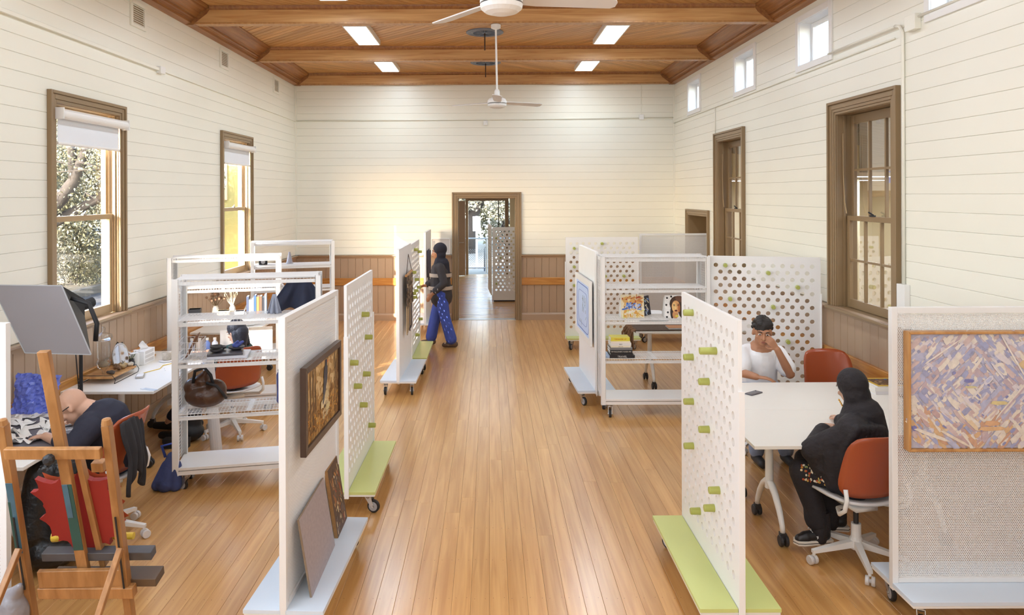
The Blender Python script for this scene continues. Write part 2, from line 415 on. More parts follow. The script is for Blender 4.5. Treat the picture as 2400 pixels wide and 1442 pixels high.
# ceiling: diagonal boards bay by bay, beams across, stepped cornice along both sides
ceil = struct(MB().bb(XL-0.14, XR+0.14, YF-0.1, YB+0.14, ZC+0.014, ZC+0.06).build('ceiling', M['dusk']))
def clip(poly, a, b, c):
    out = []
    for i in range(len(poly)):
        p, q = poly[i], poly[(i+1) % len(poly)]; dp, dq = a*p[0]+b*p[1]-c, a*q[0]+b*q[1]-c
        if dp <= 0: out.append(p)
        if (dp < 0) != (dq < 0) and dp != dq:
            t = dp/(dp-dq); out.append((p[0]+(q[0]-p[0])*t, p[1]+(q[1]-p[1])*t))
    return out
BW = 0.092
def bay(y0, y1, sgn, single):
    L = math.hypot(1, 1); mb = MB()
    k0 = min(XL*sgn+y0, XR*sgn+y0)/L; k1 = max(XL*sgn+y1, XR*sgn+y1)/L; k = k0
    while k < k1:
        poly = [(XL, y0), (XR, y0), (XR, y1), (XL, y1)]
        a, b = sgn/L, 1/L
        poly = clip(clip(poly, a, b, k+BW-0.004), -a, -b, -(k+0.004))
        k += BW
        if len(poly) < 3: continue
        t = mb if not single else MB()
        t.prism(poly[::-1] if False else poly, 0.014, (0, 0, ZC))
        if single: t.build('ceiling_board', M['ceil' if sgn < 0 else 'ceil2'], ceil)
    if not single: mb.build('rear_ceiling_boards', M['ceil' if sgn < 0 else 'ceil2'], ceil)
beamY = [13.775, 11.35, 8.88, 6.4, 3.95, 1.45, -1.0]
bay(11.40, 13.73, -1, True); bay(8.93, 11.30, 1, True)
bay(6.45, 8.83, -1, False); bay(4.0, 6.35, 1, False); bay(1.5, 3.9, -1, False); bay(-0.95, 1.4, 1, False); bay(YF, -1.05, -1, False)
for i, y in enumerate(beamY):
    t = 0.052
    b = MB().bb(XL+0.02, XR-0.02, y-t, y+t, 4.50, ZC).build('beam', M['beam'], ceil, bevel=0.006)
    MB().bb(XL+0.12, XR-0.12, y-t-0.012, y+t+0.012, 4.482, 4.50).build('beam_strip', M['oak'], ceil)
    q = [(0, 0), (0.0, -0.045), (0.012, -0.043), (0.03, -0.033), (0.042, -0.015), (0.045, 0)]
    MB().extr(q, (XL+0.3, y-t, ZC), (XR-0.3, y-t, ZC), (0,-1,0), (0,0,1)).build('quarter_round', M['cornice'], ceil)
    if i: MB().extr(q, (XL+0.3, y+t, ZC), (XR-0.3, y+t, ZC), (0,1,0), (0,0,1)).build('quarter_round', M['cornice'], ceil)
corn = [(0, -0.226), (0.075, -0.205), (0.075, -0.178), (0.095, -0.178), (0.1, -0.16), (0.118, -0.152), (0.118, -0.132), (0.138, -0.132), (0.15, -0.105), (0.175, -0.078), (0.21, -0.058), (0.25, -0.047), (0.262, -0.03), (0.285, -0.03), (0.298, -0.012), (0.298, 0.0), (0, 0)]
for n, x, nx in (('trim_4', XL, 1), ('trim_5', XR, -1)):
    for a, b in zip(beamY[1:], beamY[:-1]):
        struct(MB().extr(corn, (x, a+0.05, ZC), (x, b-0.05, ZC), (nx,0,0), (0,0,1)).build(n, M['cornice']))
    for y in beamY:
        struct(MB().extr([(0,-0.226),(0.1,-0.226),(0.12,-0.2),(0.26,-0.09),(0.3,-0.03),(0.3,0),(0,0)], (x, y-0.06, ZC), (x, y+0.06, ZC), (nx,0,0), (0,0,1)).build(n, M['cornice']))

# ---------------------------------------------------------------- windows and doors
def frame_run(mb, x, n, y0, y1, z0, z1, w, steps, bottom=False):
    """stepped architrave round an opening on a side wall"""
    for off, ww, t in steps:
        for a in (y0-off-ww, y1+off): mb.bb(x, x+n*t, a, a+ww, z0-(off+ww if bottom else 0), z1+off+ww)
        mb.bb(x, x+n*t, y0-off, y1+off, z1+off, z1+off+ww)
        if bottom: mb.bb(x, x+n*t, y0-off, y1+off, z0-off-ww, z0-off)
def sash(root, name, x, y0, y1, z0, z1, mat, st, top, bot, cols=1, rows=1, mun=0.022, d=0.035):
    """a sash: stiles and rails, glazing bars, each pane of its own"""
    mb = MB()
    mb.bb(x-d/2, x+d/2, y0, y0+st, z0, z1); mb.bb(x-d/2, x+d/2, y1-st, y1, z0, z1)
    mb.bb(x-d/2, x+d/2, y0+st, y1-st, z0, z0+bot); mb.bb(x-d/2, x+d/2, y0+st, y1-st, z1-top, z1)
    f = mb.build(name, mat, root, bevel=0.003)
    gy0, gy1, gz0, gz1 = y0+st, y1-st, z0+bot, z1-top
    pw, ph = (gy1-gy0-mun*(cols-1))/cols, (gz1-gz0-mun*(rows-1))/rows
    for c in range(1, cols): MB().bb(x-d/2+0.004, x+d/2-0.004, gy0+c*pw+(c-1)*mun, gy0+c*(pw+mun), gz0, gz1).build('glazing_bar', mat, f)
    for r in range(1, rows): MB().bb(x-d/2+0.006, x+d/2-0.006, gy0, gy1, gz0+r*ph+(r-1)*mun, gz0+r*(ph+mun)).build('glazing_bar', mat, f)
    for c in range(cols):
        for r in range(rows):
            a, b = gy0+c*(pw+mun), gz0+r*(ph+mun)
            MB().add([(x, a, b), (x, a+pw, b), (x, a+pw, b+ph), (x, a, b+ph)], [(0,1,2,3)]).build('pane', M['glass'], f)
    return f
def jambs(mb, x0, x1, y0, y1, z0, z1, t=0.02):
    e = 0.006; a, b = y0+e, y1-e; c, d = z0+e, z1-e
    mb.bb(x0, x1, a-t, a, c, d+t); mb.bb(x0, x1, b, b+t, c, d+t); mb.bb(x0+0.001, x1-0.001, a, b, d, d+t); mb.bb(x0+0.001, x1-0.001, a, b, c-t, c)
ARC = [(0, 0.03, 0.022), (0.03, 0.045, 0.03), (0.075, 0.028, 0.042)]
ARCR = [(0, 0.025, 0.02), (0.025, 0.03, 0.027), (0.055, 0.05, 0.033), (0.105, 0.028, 0.05)]
for k, (y0, y1, z0, z1) in enumerate(openL):
    mb = MB(); frame_run(mb, XL, 1, y0, y1, 1.245, z1, 0.1, ARC); jambs(mb, XL-0.17, XL+0.004, y0, y1, z0, z1)
    win = struct(mb.build('window_%d' % (k+1), M['trim'], bevel=0.004))
    mid = 2.19
    sash(win, 'lower_sash', XL-0.06, y0+0.03, y1-0.03, z0+0.01, mid+0.03, M['trimlight'], 0.055, 0.05, 0.085)
    sash(win, 'upper_sash', XL-0.10, y0+0.03, y1-0.03, mid-0.02, z1-0.01, M['trimlight'], 0.05, 0.06, 0.045)
    MB().bb(XL-0.04, XL+0.075, y0-0.12, y1+0.12, 1.215, 1.244).build('sill', M['trim'], win, bevel=0.006)
    mb = MB().bb(XL-0.055, XL-0.035, (y0+y1)/2-0.03, (y0+y1)/2+0.03, mid+0.03, mid+0.045); mb.cyl((XL-0.045, (y0+y1)/2, mid+0.045), (XL-0.045, (y0+y1)/2+0.03, mid+0.065), 0.007)
    mb.build('sash_lock', M['steel'], win)
    for yy in (y0+0.012, y1-0.012): MB().bb(XL-0.045, XL-0.02, yy-0.012, yy+0.012, z0, z1).build('stop_bead', M['trimlight'], win)
# added, unseen windows with opaque blinds, set behind the fill lamps; no light passes
blindm = P('added_blind_cloth', '#F1F2F4', 0.8, var=0.01)
for k, (y0, y1) in enumerate(((2.2, 3.2), (-1.1, -0.1))):
    mb = MB(); frame_run(mb, XL, 1, y0, y1, 1.245, 3.19, 0.1, ARC); win = struct(mb.build('window_%d' % (k+3), M['trim'], bevel=0.004))
    MB().bb(XL+0.002, XL+0.012, y0, y1, 1.25, 3.19).build('added_blind', blindm, win)
for k, x0 in enumerate((-1.9, 0.9)):  # added rear-wall pair, unseen, a backdrop for the rear fill lamp
    mb = MB()
    for off, ww, t_ in ARC:
        for a in (x0-off-ww, x0+1.6+off): mb.bb(a, a+ww, YF, YF+t_, 1.9, 3.9+off+ww)
        mb.bb(x0-off, x0+1.6+off, YF, YF+t_, 3.9+off, 3.9+off+ww)
    mb.bb(x0-0.1, x0+1.7, YF, YF+0.07, 1.86, 1.9); win = struct(mb.build('window_%d' % (k+11), M['trim'], bevel=0.004))
    MB().bb(x0, x0+1.6, YF+0.002, YF+0.012, 1.9, 3.9).build('added_blind', blindm, win)
for k, (y0, y1, z0, z1) in enumerate(openR[:2]):
    mb = MB(); frame_run(mb, XR, -1, y0, y1, 1.245, z1, 0.13, ARCR); jambs(mb, XR-0.004, XR+0.2, y0, y1, z0, z1)
    win = struct(mb.build('window_%d' % (k+5), M['trim'], bevel=0.004))
    mid = 2.14
    sash(win, 'lower_sash', XR+0.10, y0+0.03, y1-0.03, z0+0.01, mid+0.03, M['trim'], 0.05, 0.05, 0.085, 3, 2)
    sash(win, 'upper_sash', XR+0.145, y0+0.03, y1-0.03, mid-0.02, z1-0.01, M['trim'], 0.05, 0.09, 0.045, 3, 2)
    MB().bb(XR-0.075, XR+0.09, y0-0.14, y1+0.14, 1.215, 1.244).build('sill', M['trim'], win, bevel=0.006)
    mb = MB().bb(XR+0.075, XR+0.1, (y0+y1)/2-0.04, (y0+y1)/2+0.03, mid+0.03, mid+0.045); mb.cyl((XR+0.085, (y0+y1)/2-0.02, mid+0.045), (XR+0.085, (y0+y1)/2+0.06, mid+0.07), 0.008)
    mb.build('sash_lock', M['black'], win)
    for yy in (y0+0.012, y1-0.012): MB().bb(XR+0.055, XR+0.075, yy-0.012, yy+0.012, z0, z1).build('stop_bead', M['trim'], win)
    MB().tube([(XR+0.05, y1-0.02, 3.0), (XR+0.05, y1-0.025, 2.6), (XR+0.05, y1-0.05, 2.3), (XR+0.05, y1-0.09, 2.19)], 0.006).build('sash_cord', M['trimlight'], win)
for k, (y0, y1, z0, z1) in enumerate(cler):
    mb = MB(); frame_run(mb, XR, -1, y0, y1, z0, z1, 0.08, [(0, 0.07, 0.018)], True); jambs(mb, XR-0.003, XR+0.18, y0, y1, z0, z1, 0.02)
    win = struct(mb.build('window_%d' % (k+7), M['white'], bevel=0.003))
    sash(win, 'casement', XR+0.15, y0+0.01, y1-0.01, z0+0.01, z1-0.01, M['white'], 0.045, 0.045, 0.045)
# back door opening with its architrave
(x0, x1, z0, z1) = openB[0]; mb = MB()
for off, ww, t in ((0, 0.03, 0.022), (0.03, 0.05, 0.03), (0.08, 0.032, 0.046)):
    mb.bb(x0-off-ww, x0-off, YB-t, YB+0.01, 0, z1+off+ww); mb.bb(x1+off, x1+off+ww, YB-t, YB+0.01, 0, z1+off+ww); mb.bb(x0-off, x1+off, YB-t, YB+0.01, z1+off, z1+off+ww)
mb.bb(x0-0.01, x0+0.01, YB, YB+0.165, 0, z1); mb.bb(x1-0.01, x1+0.01, YB, YB+0.165, 0, z1); mb.bb(x0+0.01, x1-0.01, YB+0.001, YB+0.165, z1-0.01, z1+0.01)
door1 = struct(mb.build('door_1', M['trim'], bevel=0.004))
MB().bb(x0, x1, YB-0.01, YB+0.16, 0.0, 0.006).build('threshold', M['steel'], door1)
# recessed doorway on the right wall
(y0, y1, z0, z1) = openR[2]; mb = MB(); frame_run(mb, XR, -1, y0, y1, 0, z1, 0.13, ARC)
jambs(mb, XR-0.003, XR+0.34, y0, y1, 0.03, z1)
door2 = struct(mb.build('door_2', M['trim'], bevel=0.004))
dl = MB().bb(XR+0.3, XR+0.34, y0, y1, 0, z1).build('door_leaf', M['trim'], door2)
for a, b in ((0.12, 0.50), (0.61, 0.99)):
    for c, d in ((0.15, 0.95), (1.05, 1.85)): MB().bb(XR+0.285, XR+0.3, y0+a, y0+b, c, d).build('raised_panel', M['trim'], dl, bevel=0.008)

# ---------------------------------------------------------------- lobby beyond the back door
LY1 = 21.6; lobw = P('lobby_wall_paint', '#DCCFAE', 0.45, var=0.04, sc=2)
struct(MB().bb(-2.4, 2.6, YB+0.02, LY1+0.1, -0.06, -0.001).build('floor_lobby', M['lobby']))
struct(MB().bb(-2.5, 2.7, YB+0.14, LY1+0.1, 2.9, 3.0).build('ceiling_lobby', lobw))
struct(MB().bb(-2.5, -2.4, YB+0.14, LY1, 0, 2.9).build('wall_lobby_left', lobw))
struct(MB().bb(2.6, 2.7, YB+0.14, LY1, 0, 2.9).build('wall_lobby_right', lobw))
mb = MB().bb(-2.5, -0.92, LY1, LY1+0.12, 0, 2.9); mb.bb(0.62, 2.7, LY1, LY1+0.12, 0, 2.9); mb.bb(-0.92, 0.62, LY1, LY1+0.12, 2.28, 2.9)
struct(mb.build('wall_lobby_end', lobw))
mb = MB().bb(-0.70, -0.62, LY1-0.03, LY1+0.13, 0, 2.28); mb.bb(0.47, 0.58, LY1-0.03, LY1+0.13, 0, 2.28); mb.bb(-0.62, 0.47, LY1-0.03, LY1+0.13, 2.2, 2.28)
door3 = struct(mb.build('door_3', M['trim']))
MB().add([(0.1, LY1+0.06, 0.02), (0.47, LY1+0.06, 0.02), (0.47, LY1+0.06, 2.2), (0.1, LY1+0.06, 2.2)], [(0,1,2,3)]).build('pane', M['glass'], door3)
MB().bb(0.27, 0.30, LY1+0.04, LY1+0.08, 0.02, 2.2).build('mullion', M['dark'], door3)
dl = MB().bb(-1.05, -0.70, LY1-0.28, LY1-0.235, 0.01, 2.2).build('door_leaf', M['dado'], door3, bevel=0.004)
MB().bb(-1.0, -0.75, LY1-0.292, LY1-0.28, 0.15, 0.8).build('raised_panel', M['dado'], dl, bevel=0.006)
MB().bb(-1.0, -0.75, LY1-0.292, LY1-0.28, 1.1, 2.05).build('raised_panel', M['dado'], dl, bevel=0.006)
mb = MB().cyl((-0.76, LY1-0.28, 0.98), (-0.76, LY1-0.34, 0.98), 0.012); mb.bar((-0.76, LY1-0.34, 0.98), (-0.9, LY1-0.34, 0.98), 0.016, 0.016); mb.build('handle', M['steel'], dl)
lamp('lobby_lamp', 'AREA', 45, (0, 17.5, 2.85), (0, 17.5, 0), (0.95, 0.97, 1.0), size=(2.5, 5))

# ---------------------------------------------------------------- room beyond the right-hand windows
sidew = P('side_room_cream', '#EADFBC', 0.5, var=0.03, sc=2); grey = P('grey_ceiling_lining', '#6A6866', 0.5, var=0.06, sc=3)
struct(MB().bb(XR+0.14, 7.4, 3.0, YB+0.1, -0.06, -0.01).build('floor_side_room', M['lobby']))
struct(MB().bb(7.3, 7.4, 3.0, YB+0.1, 0, 3.4).build('wall_side_room_right', sidew))
struct(MB().bb(XR+0.14, 7.4, YB, YB+0.1, 0, 3.4).build('wall_side_room_end', sidew))
struct(MB().bb(XR+0.14, 7.4, 2.9, 3.0, 0, 3.4).build('wall_side_room_near', sidew))
RAK = [(XR+0.14, 3.34), (7.35, 2.72), (7.35, 2.80), (XR+0.14, 3.42)]
sc_ = struct(MB().extr(RAK, (0, 2.9, 0), (0, YB+0.1, 0), (1,0,0), (0,0,1)).build('ceiling_side_room', M['dusk']))
for i in range(52): MB().extr([(XR+0.14, 3.325), (7.3, 2.71), (7.3, 2.724), (XR+0.14, 3.339)], (0, 3.02+i*0.21, 0), (0, 3.02+i*0.21+0.198, 0), (1,0,0), (0,0,1)).build('ceiling_panel', grey, sc_)
struct(MB().bb(4.6, 4.7, 9.2, 9.9, 0, 3.0).build('column_side_room', sidew))
for i, y in enumerate((6.2, 9.0, 11.8)):
    t = thing('strip_light', 'thin glowing strip light under the grey ceiling beyond the %s inner window' % ('near', 'middle of the', 'far')[i] if i != 1 else 'middle thin strip light of the room behind the inner windows', 'light', (0,0,0))
    MB().bb(3.9, 7.0, y-0.03, y+0.03, 2.60, 2.65).build('housing', M['white'], t)
    MB().bb(3.9, 7.0, y-0.022, y+0.022, 2.592, 2.60).build('tube', EMIT('strip_glow', '#F4F6FF', 6), t)
    for xx in (4.4, 6.5): MB().cyl((xx, y, 2.65), (xx, y, 3.335-(xx-3.68)*0.169), 0.004, n=6).build('hanger', M['steel'], t)
    l = lamp('strip_light_glow', 'AREA', 95, (5.4, y, 2.57), (5.4, y, 0), (0.88, 0.96, 1.05), size=(3, 0.1)); l.parent = t
t = thing('exit_sign', 'small blue sign with a running figure, hanging behind the near inner window', 'sign', (5.85, 10.3, 2.62))
MB().box((0,0,0), (0.42, 0.03, 0.17)).build('panel', EMIT('blue_sign_face', '#2C4FB0', 0.8), t, bevel=0.004)
mb = MB(); mb.ell((0.06,-0.018,0.045), (0.014,0.003,0.014), 8, 6)
for a, b in (((0.05,0.025),(0.03,-0.015)), ((0.03,-0.015),(0.055,-0.035)), ((0.055,-0.035),(0.04,-0.06)), ((0.03,-0.015),(-0.005,-0.04)), ((0.045,0.02),(0.075,0.0)), ((0.045,0.02),(0.015,0.015))): mb.bar((a[0],-0.018,a[1]), (b[0],-0.018,b[1]), 0.003, 0.012, up=(0,1,0))
mb.bar((-0.16,-0.018,0), (-0.06,-0.018,0), 0.003, 0.02, up=(0,1,0)); mb.build('running_figure', M['paper'], t)
MB().cyl((-0.15,0,0.085), (-0.15,0,0.325), 0.005, n=6).build('hanger', M['steel'], t); MB().cyl((0.15,0,0.085), (0.15,0,0.325), 0.005, n=6).build('hanger', M['steel'], t)
# ---------------------------------------------------------------- shared furniture
def caster_meshes():
    f = MB().box((0,0,0.141), (0.075,0.06,0.006)); f.lathe([(0.022,0.105),(0.026,0.115),(0.026,0.13),(0.018,0.139)], 12)
    for sx in (-1, 1): f.add([(sx*0.019,-0.026,0.118),(sx*0.019,0.024,0.118),(sx*0.017,0.05,0.045),(sx*0.017,0.026,0.04),(sx*0.022,-0.026,0.118),(sx*0.022,0.024,0.118),(sx*0.020,0.05,0.045),(sx*0.020,0.026,0.04)],
        [(0,1,2,3),(7,6,5,4),(0,4,5,1),(1,5,6,2),(2,6,7,3),(3,7,4,0)])
    f.box((0,0,0.117), (0.044,0.05,0.006)); f.cyl((-0.026,0.038,0.048), (0.026,0.038,0.048), 0.008, n=8)
    w = MB().lathe([(0.030,-0.013),(0.044,-0.013),(0.048,-0.008),(0.048,0.008),(0.044,0.013),(0.030,0.013)], 20, (0,0,0), (1,0,0))
    h = MB().lathe([(0.012,-0.016),(0.034,-0.0145),(0.034,0.0145),(0.012,0.016)], 16, (0,0,0), (1,0,0))
    return f.mesh('caster', M['steel']), w.mesh('wheel', M['tyre'], False), h.mesh('hub', M['hub'])
CAS = caster_meshes()
def caster(parent, x, y, a, z=0.0):
    c = inst('caster', CAS[0], parent, (x, y, z), (0, 0, a))
    wv = inst('wheel', CAS[1], c, (0, 0.038, 0.048)); inst('wheel_hub', CAS[2], c, (0, 0.038, 0.048))
    return c
HDX, HDZ, HR, PL, PZ0, PZ1 = 0.0967, 0.0724, 0.0235, 1.13, 0.16, 1.72
def hole_at(j, i): return ((-0.4835 if j % 2 == 0 else -0.43515)+i*HDX, 1.621-HDZ*j)
def pegboard_mesh(name, mat, t=0.022):
    mb = MB(); hy = t/2; N = 20
    ca = math.atan2(HDZ, HDX)
    angs = sorted([2*PI*k/N for k in range(N)]+[ca, PI-ca, PI+ca, 2*PI-ca]); n = len(angs)
    def quad2(x0, x1, z0, z1):
        mb.add([(x0,-hy,z0),(x1,-hy,z0),(x1,-hy,z1),(x0,-hy,z1)], [(0,1,2,3)]); mb.add([(x0,hy,z0),(x1,hy,z0),(x1,hy,z1),(x0,hy,z1)], [(3,2,1,0)])
    X = PL/2
    for j in range(19):
        m = 11 if j % 2 == 0 else 10; zc = hole_at(j, 0)[1]
        quad2(-X, hole_at(j, 0)[0]-HDX/2, zc-HDZ/2, zc+HDZ/2); quad2(hole_at(j, m-1)[0]+HDX/2, X, zc-HDZ/2, zc+HDZ/2)
        for i in range(m):
            cx, cz = hole_at(j, i); out = []; inn = []
            for a in angs:
                c, s = math.cos(a), math.sin(a); k = min(HDX/2/abs(c) if abs(c) > 1e-9 else 9, HDZ/2/abs(s) if abs(s) > 1e-9 else 9)
                out.append((cx+c*k, cz+s*k)); inn.append((cx+c*HR, cz+s*HR))
            vs = [(x,-hy,z) for x, z in out]+[(x,-hy,z) for x, z in inn]+[(x,hy,z) for x, z in inn]+[(x,hy,z) for x, z in out]
            fs = []
            for k in range(n):
                q = (k+1) % n
                fs += [(k, q, n+q, n+k), (n+k, n+q, 2*n+q, 2*n+k), (2*n+k, 2*n+q, 3*n+q, 3*n+k)]
            mb.add(vs, fs)
    zt, zb = hole_at(0, 0)[1]+HDZ/2, hole_at(18, 0)[1]-HDZ/2
    quad2(-X, X, zt, PZ1); quad2(-X, X, PZ0, zb)
    mb.add([(-X,-hy,PZ1),(X,-hy,PZ1),(X,hy,PZ1),(-X,hy,PZ1)], [(0,1,2,3)])
    for x in (-X, X): mb.add([(x,-hy,PZ0),(x,hy,PZ0),(x,hy,PZ1),(x,-hy,PZ1)], [(0,1,2,3)])
    return mb.mesh(name, mat)
PEGB = pegboard_mesh('pegboard', M['offwhite'])
def perf_mesh(name, W, z0, z1, mat, p=0.0108, r=0.0034):
    """perforated sheet: hexagonal cells, each with a real hole"""
    rz = p*math.sqrt(3)/2; nx, nz = int(W/p), int((z1-z0)/rz)
    a = np.arange(6)*PI/3+PI/6; R = p/math.sqrt(3)
    ring = np.stack([np.cos(a), np.zeros(6), np.sin(a)], 1); cell = np.concatenate([ring*R, ring*r, ring*r+np.array([0, 0.0018, 0])])
    ii, jj = np.meshgrid(np.arange(nx), np.arange(nz)); ii, jj = ii.ravel(), jj.ravel()
    cx = -W/2+(ii+0.5)*p+(jj % 2)*p/2-p/4; cz = z0+(jj+0.5)*rz
    V = cell[None]+np.stack([cx, 0*cx, cz], 1)[:, None]
    k = np.arange(6); q = (k+1) % 6; F = np.concatenate([np.stack([k, q, 6+q, 6+k], 1), np.stack([6+k, 6+q, 12+q, 12+k], 1)])
    F = (F[None]+(np.arange(len(cx))*18)[:, None, None]).reshape(-1)
    me = bpy.data.meshes.new(name); nv, nf = len(cx)*18, len(cx)*12
    me.vertices.add(nv); me.vertices.foreach_set('co', V.reshape(-1).astype(np.float32))
    me.loops.add(nf*4); me.loops.foreach_set('vertex_index', F.astype(np.int32))
    me.polygons.add(nf); me.polygons.foreach_set('loop_start', np.arange(nf, dtype=np.int32)*4)
    me.update(calc_edges=True); me.materials.append(mat); return me
FT = 1.745
PERF = perf_mesh('perforated_sheet', 1.065, 0.20, FT-0.035, M['perf'])
BD = 0.2175
BASES = {}
def base_meshes(col):
    if col not in BASES:
        mb = MB(); X = PL/2
        mb.bb(-X, X, 0.014, BD, 0.157, 0.177)
        a = mb.mesh('base_board', M[col]); tr = MB().bb(-X+0.004, X-0.004, -BD+0.004, BD-0.004, 0.142, 0.157); tr.bb(-X+0.05, X-0.05, -0.012, 0.012, 0.12, 0.157)
        BASES[col] = (a, tr.mesh('base_tray', M['white']))
    return BASES[col]
PEGM = MB().lathe([(0.0215,-0.004),(0.0225,0.0),(0.021,0.056),(0.0185,0.0605),(0.0,0.0605)], 18, (0,0,0), (0,-1,0), False).mesh('peg', M['peg'], False)
PEGL = MB().lathe([(0.0215,-0.004),(0.0225,0.0),(0.021,0.092),(0.0185,0.0965),(0.0,0.0965)], 18, (0,0,0), (0,-1,0), False).mesh('long_peg', M['peg'], False)
def display_panel(kind, col, loc, rz, label, pegs=(), cast=(0.6, 2.4, -0.7, 3.6), group='mobile display panels', face=-1):
    """mobile display panel on four casters; its board runs along local x"""
    root = thing('display_panel', label, 'panel', (loc[0], loc[1], 0), rz, group)
    a, tr = base_meshes(col); inst('base_board', a, root); inst('base_board', a, root, rot=(0, 0, PI)); inst('base_tray', tr, root)
    X = PL/2
    if kind == 'peg':
        inst('pegboard', PEGB, root)
        for s in (-1, 1): MB().bb(s*X, s*(X+0.012), -0.022, 0.012, 0.13, 1.34).build('edge_post', M['offwhite'], root, bevel=0.002)
        for pg in pegs:
            x, z = hole_at(pg[0], pg[1]); side = pg[2] if len(pg) > 2 else face
            inst('peg', PEGL if len(pg) > 3 else PEGM, root, (x, side*0.011, z), (0, 0, 0 if side < 0 else PI))
    elif kind == 'perf':
        mb = MB()
        for s in (-1, 1): mb.bb(s*(X-0.034), s*X, -0.019, 0.019, 0.135, FT)
        mb.bb(-X+0.034, X-0.034, -0.019, 0.019, FT-0.034, FT); mb.bb(-X+0.034, X-0.034, -0.019, 0.019, 0.178, 0.206)
        mb.build('frame', M['perf'], root, bevel=0.002); inst('perforated_sheet', PERF, root, (0, -0.006, 0))
    else:
        MB().bb(-X, X, -0.02, 0.02, 0.15, FT).build('pin_board', M['offwhite'], root, bevel=0.003)
    for (x, y), an in zip(((-X+0.075, -BD+0.06), (X-0.075, -BD+0.06), (-X+0.075, BD-0.06), (X-0.075, BD-0.06)), cast): caster(root, x, y, an)
    return root
def wires(mb, O, ex, ey, w, h, px, py, t=0.0028):
    """wire grid in the plane O + ex*x + ey*y"""
    O, ex, ey = Vector(O), Vector(ex), Vector(ey); ez = ex.cross(ey)
    n = int(round(w/px)); m = max(1, int(round(h/py)))
    for i in range(n+1): mb.bar(O+ex*(w*i/n), O+ex*(w*i/n)+ey*h, t, t, ez)
    for j in range(m+1): mb.bar(O+ey*(h*j/m)+ez*t, O+ey*(h*j/m)+ez*t+ex*w, t, t, ez)
SW, SD, SH = 1.18, 0.38, 1.72
LEV = (1.38, 1.04, 0.62)
def shelf_proto():
    P_ = []; X, Yd = SW/2, SD/2
    post = MB().bb(-0.024, 0.024, -0.02, -0.016, 0.125, SH); post.bb(-0.024, -0.02, -0.02, 0.02, 0.125, SH); post.bb(0.02, 0.024, -0.02, 0.02, 0.125, SH)
    for k in range(26): post.bb(0.0225, 0.0246, -0.004, 0.004, 0.2+k*0.058, 0.228+k*0.058)
    pm = post.mesh('post', M['white'])
    deck = MB(); 
    wires(deck, (-X+0.03, -Yd+0.01, 0), (1,0,0), (0,1,0), SW-0.06, SD-0.02, 0.028, 0.028)
    for yy in (-Yd+0.008, Yd-0.008): wires(deck, (-X+0.03, yy, -0.045), (1,0,0), (0,0,1), SW-0.06, 0.045, 0.028, 0.0225)
    deck.bb(-0.02, 0.02, -Yd+0.02, Yd-0.02, -0.006, -0.001)
    dm = deck.mesh('wire_deck', M['mesh'])
    fr = MB()
    for yy in (-Yd+0.02, Yd-0.02): fr.bb(-X+0.024, X-0.024, yy-0.009, yy+0.009, -0.05, -0.022)
    for xx in (-X+0.03, X-0.03): fr.bb(xx-0.008, xx+0.008, -Yd+0.03, Yd-0.03, -0.05, -0.022)
    fm = fr.mesh('deck_frame', M['white'])
    sm = MB(); wires(sm, (0, -Yd+0.02, 0.2), (0,1,0), (0,0,1), SD-0.04, SH-0.22, 0.028, 0.028, 0.0024); smm = sm.mesh('side_mesh', M['mesh'])
    bm = MB().bb(-X+0.024, X-0.024, -Yd, Yd, 0.168, 0.188).mesh('base_board', M['white'])
    br = MB(); br.bb(-X+0.024, X-0.024, -Yd+0.004, -Yd+0.03, 0.128, 0.160); br.bb(-X+0.024, X-0.024, Yd-0.03, Yd-0.004, 0.128, 0.160); brm = br.mesh('base_rail', M['white'])
    def make(loc, rz, label, cast=(0.4, 2.0, 3.0, -0.6)):
        root = thing('wire_shelf', label, 'shelf', (loc[0], loc[1], 0), rz, 'mobile wire mesh shelving units')
        for sx in (-1, 1):
            for sy in (-1, 1): inst('post', pm, root, (sx*(X-0.024), sy*(Yd-0.02), 0), (0, 0, 0 if sy < 0 else PI))
            inst('side_mesh', smm, root, (sx*(X-0.012), 0, 0))
        for z in LEV+(SH-0.004,):
            d = inst('wire_deck', dm, root, (0, 0, z)); inst('deck_frame', fm, d)
        inst('base_board', bm, root); inst('base_rail', brm, root)
        for (x, y), an in zip(((-X+0.10, -Yd+0.05), (X-0.10, -Yd+0.05), (-X+0.10, Yd-0.05), (X-0.10, Yd-0.05)), cast): caster(root, x, y, an, -0.016)
        return root
    return make
wire_shelf = shelf_proto()
